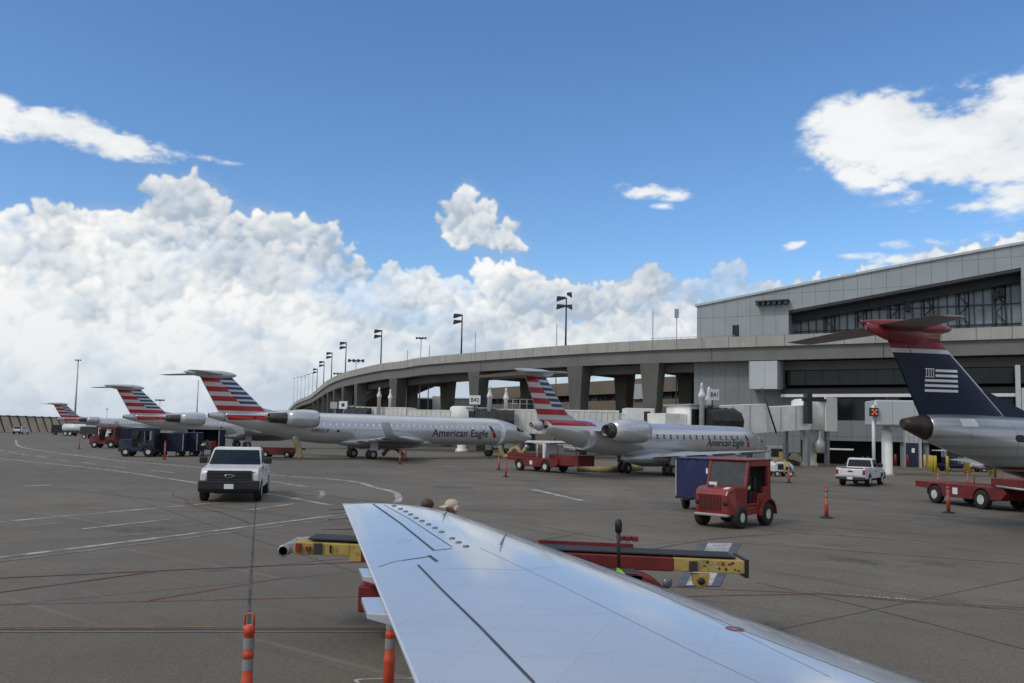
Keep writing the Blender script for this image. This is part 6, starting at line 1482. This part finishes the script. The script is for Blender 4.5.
# ------------------------------------------------------------------ the near wing
wing = thing('airliner_wing', 'pale blue-grey airliner wing reaching out across the foreground', 'airliner wing', (0, 0, 0), 0)
def rivets(nt, c):
    vec, x, y, z = objxyz(nt); u = x*.93-y*.36; v = y*.93+x*.36
    du = (u/.032).fract(); row = ((v/.42).fract().lt(.02)).mx((v/.42+.08).fract().lt(.02))*(du.lt(.45))
    col2 = ((v/.032).fract().lt(.45))*((u/.62).fract().lt(.012))
    c = mixc(nt, row.mx(col2)*.45, c, (.30, .31, .33))
    st = noise(nt, vmath2(nt, vec, (.7, 9, 1)), 1.0, 6, .65); c = mixc(nt, E(nt, st.outputs[0]).step(.55, .78)*.35, c, (.33, .35, .37))
    pn = ((u/.62).op('FLOOR')*12.7+(v/.84).op('FLOOR')*5.3).op('SINE').op('MULTIPLY', 43758.5).fract()
    return mixc(nt, pn*.12, c, (.40, .43, .47))
wingm = mat('wing_paint', (.52, .55, .59), .16, .15, colf=rivets, var=.05, sc=.8, dirt=((.40, .41, .43), 1.6, .25), coat=.5)
def wz(Y): return 1.86-(9-Y)*.055
def WP(px, py):
    d = ray(px, py); t = (1.86-.495-H)/(d.z-.055*d.y); return CAM+d*t
te1, te0 = WP(342.5, 503.5), WP(415, 683); le1, le0 = WP(456, 511), WP(940, 686)
def ext(a, b, Y): t = (Y-a.y)/(b.y-a.y); p = a+(b-a)*t; return V((p.x, Y, wz(Y)))
secs = []
for Y in (.9, 2.0, 3.0, 4.0, 5.0, 6.0, 7.0, 8.0, 8.6):
    secs.append((ext(le0, le1, Y)+V((0, 0, -.055)), ext(te0, te1, Y), (0, 0, 1), .105))
ltip, ttip = secs[-1][0], secs[-1][1]
tY = te1.y
for f, g in ((.55, .0), (.8, .05), (.93, .16), (1.0, .34)):
    Y = 8.6+(tY-8.6)*f; l = ext(le0, le1, Y)+V((0, 0, -.055)); t = ext(te0, te1, Y); secs.append((l.lerp(t, g*1.0), t, (0, 0, 1), .105*(1-g*.6)))
mb = MB(); mb.foil(secs, 16, .006); wb_ = mb.build('wing_panel', wingm, wing)
wme = wb_.data; bvh = BVHTree.FromPolygons([v.co for v in wme.vertices], [p.vertices[:] for p in wme.polygons])
def hit(px, py):
    h_ = bvh.ray_cast(CAM, ray(px, py).normalized()); return (h_[0], h_[1]) if h_[0] else (None, None)
def decal(name, px, w, m, parent=wing, off=.0025):
    """thin strip following the upper skin through image points"""
    P = []
    for (x0, y0), (x1, y1) in zip(px, px[1:]):
        n = max(2, int(hypot(x1-x0, y1-y0)/8))
        for k in range(n): P.append((x0+(x1-x0)*k/n, y0+(y1-y0)*k/n))
    P.append(px[-1]); Q = [hit(*p) for p in P]; Q = [(p, n) for p, n in Q if p is not None]
    L = []; R = []
    for i, (p, n) in enumerate(Q):
        n = n if n.z > 0 else -n
        d = (Q[min(i+1, len(Q)-1)][0]-Q[max(i-1, 0)][0]).normalized(); s = n.cross(d).normalized()*w/2
        L.append(p+s+n*off); R.append(p-s+n*off)
    k = len(L); mb = MB(); mb.add(L+R, [(i, i+1, k+i+1, k+i) for i in range(k-1)]); return mb.build(name, m, parent)
gap = mat('panel_gap', (.05, .055, .065), .6); seamm = mat('panel_seam', (.40, .42, .45), .4); 
decal('aileron_gap', [(373, 504), (400, 523), (434, 550.5)], .022, gap)
decal('aileron_gap', [(434.5, 550.5), (452, 548.5)], .018, gap)
decal('panel_seam', [(384, 505), (408, 518), (452, 547)], .008, gap)
decal('panel_seam', [(378, 567), (395, 561.5), (428, 557)], .010, gap)
decal('flap_gap', [(403, 560.5), (430, 556.5)], .02, gap); decal('flap_gap', [(429, 555.5), (437, 561.5)], .03, gap)
decal('flap_gap', [(418, 565), (440, 588), (480, 627), (534, 683)], .018, gap)
for pts_ in ([(520, 532), (600, 567), (700, 613), (830, 677)], [(446, 568), (520, 570), (560, 566)], [(480, 548), (560, 585), (700, 655), (760, 683)]):
    decal('panel_seam', pts_, .006, seamm)
decal('deicing_edge', [(458, 512.5), (500, 527), (560, 551), (640, 585), (740, 629), (880, 683)], .018, seamm)
dots = [(394, 506), (400.5, 509), (405.5, 511.5), (410.5, 514.5), (416, 518), (422, 521), (428.5, 524.5), (435, 528), (441.5, 532), (452, 538.5), (458.5, 542.5), (466, 546.5)]
stud = mat('dark_stud', (.16, .17, .19), .4, .2)
for x, y in dots:
    p, n = hit(x, y)
    if p is None: continue
    n = n if n.z > 0 else -n; mb = MB(); mb.lathe([(.030, -.004), (.030, .006), (.022, .010), (.004, .011)], p, n, 14); mb.build('stud', stud, wing)
for x, y in ((502, 545), (420, 510), (604, 570)):
    pass
p, n = hit(735, 629); n = n if n.z > 0 else -n
mb = MB(); mb.lathe([(.055, .0025), (.038, .003)], p, n, 24, cap=False); rg = mb.build('fuel_ring', mat('ring_red', (.28, .05, .05), .5), wing)
mb = MB(); mb.lathe([(.036, .003), (.002, .0035)], p, n, 20); mb.build('fuel_cap', mat('cap_grey', (.25, .24, .25), .4, .5), rg)
p, n = hit(404, 541); n = n if n.z > 0 else -n
mb = MB(); mb.lathe([(.06, .003), (.055, .0035)], p, n, 20, cap=False); mb.build('access_ring', seamm, wing)
for a, b in (((447, 512), (443, 518)), ((506, 534), (500, 548)), ((603, 566), (600, 578))):    # small stall fences / probes near the front edge
    pa, na = hit(*a); pb, nb2 = hit(*b)
    if pa is None or pb is None: continue
    mb = MB(); mb.tube(pa+V((0, 0, .004)), pb+V((0, 0, .03)), .008, n=6); mb.build('vortex_tab', steel, wing)
# hinge fairings and static wicks past the trailing edge
def fairing(px0, py0, px1, py1, ln_):
    a = WP(px0, py0); b = WP(px1, py1); 
    d = V((-1, .12, -.02)).normalized(); mb = MB(); c = (a+b)/2; s = (b-a)*.5
    mb.hexa([c+s-d*.25+V((0, 0, -.13)), c-s-d*.25+V((0, 0, -.13)), c-s*.8+d*ln_+V((0, 0, -.05)), c+s*.8+d*ln_+V((0, 0, -.05)), c+s-d*.25+V((0, 0, -.012)), c-s-d*.25+V((0, 0, -.012)), c-s*.8+d*ln_+V((0, 0, -.012)), c+s*.8+d*ln_+V((0, 0, -.012))])
    mb.build('hinge_fairing', wingm, wing, .006)
fairing(380, 594, 389, 614, .0+.14); fairing(374, 566, 380, 576, .13)
for x, y, l in ((352, 528, .32), (346, 512, .2), (345, 508, .2), (347.5, 517.5, .22)):
    a = WP(x, y); mb = MB(); mb.tube(a+V((.03, 0, -.01)), a+V((-l, .05, -.03)), .005, .003, n=5); mb.build('static_wick', black, wing)
# polished leading edge strip
mb = MB(); n = 14
def lering(Y):
    l = ext(le0, le1, Y)+V((0, 0, -.055)); t = ext(te0, te1, Y); c = (t-l).length; dd = (t-l).normalized(); th_ = .105
    f = lambda u: 5*(.2969*u**.5-.126*u-.3516*u*u+.2843*u**3-.1036*u**4)*th_*c
    us = [.085*(1-k/5)**2 for k in range(6)]
    return [l+dd*(u*c)+V((0, 0, f(u)+.004)) for u in us[:-1]]+[l-dd*.004]+[l+dd*(u*c)+V((0, 0, -f(u)-.004)) for u in reversed(us[:-1])]
mb.loft([lering(.9+(8.55-.9)*k/n) for k in range(n+1)], cap=False, closed=False); mb.build('leading_edge', mat('edge_metal', (.17, .20, .215), .42, .5, var=.15, sc=6), wing)
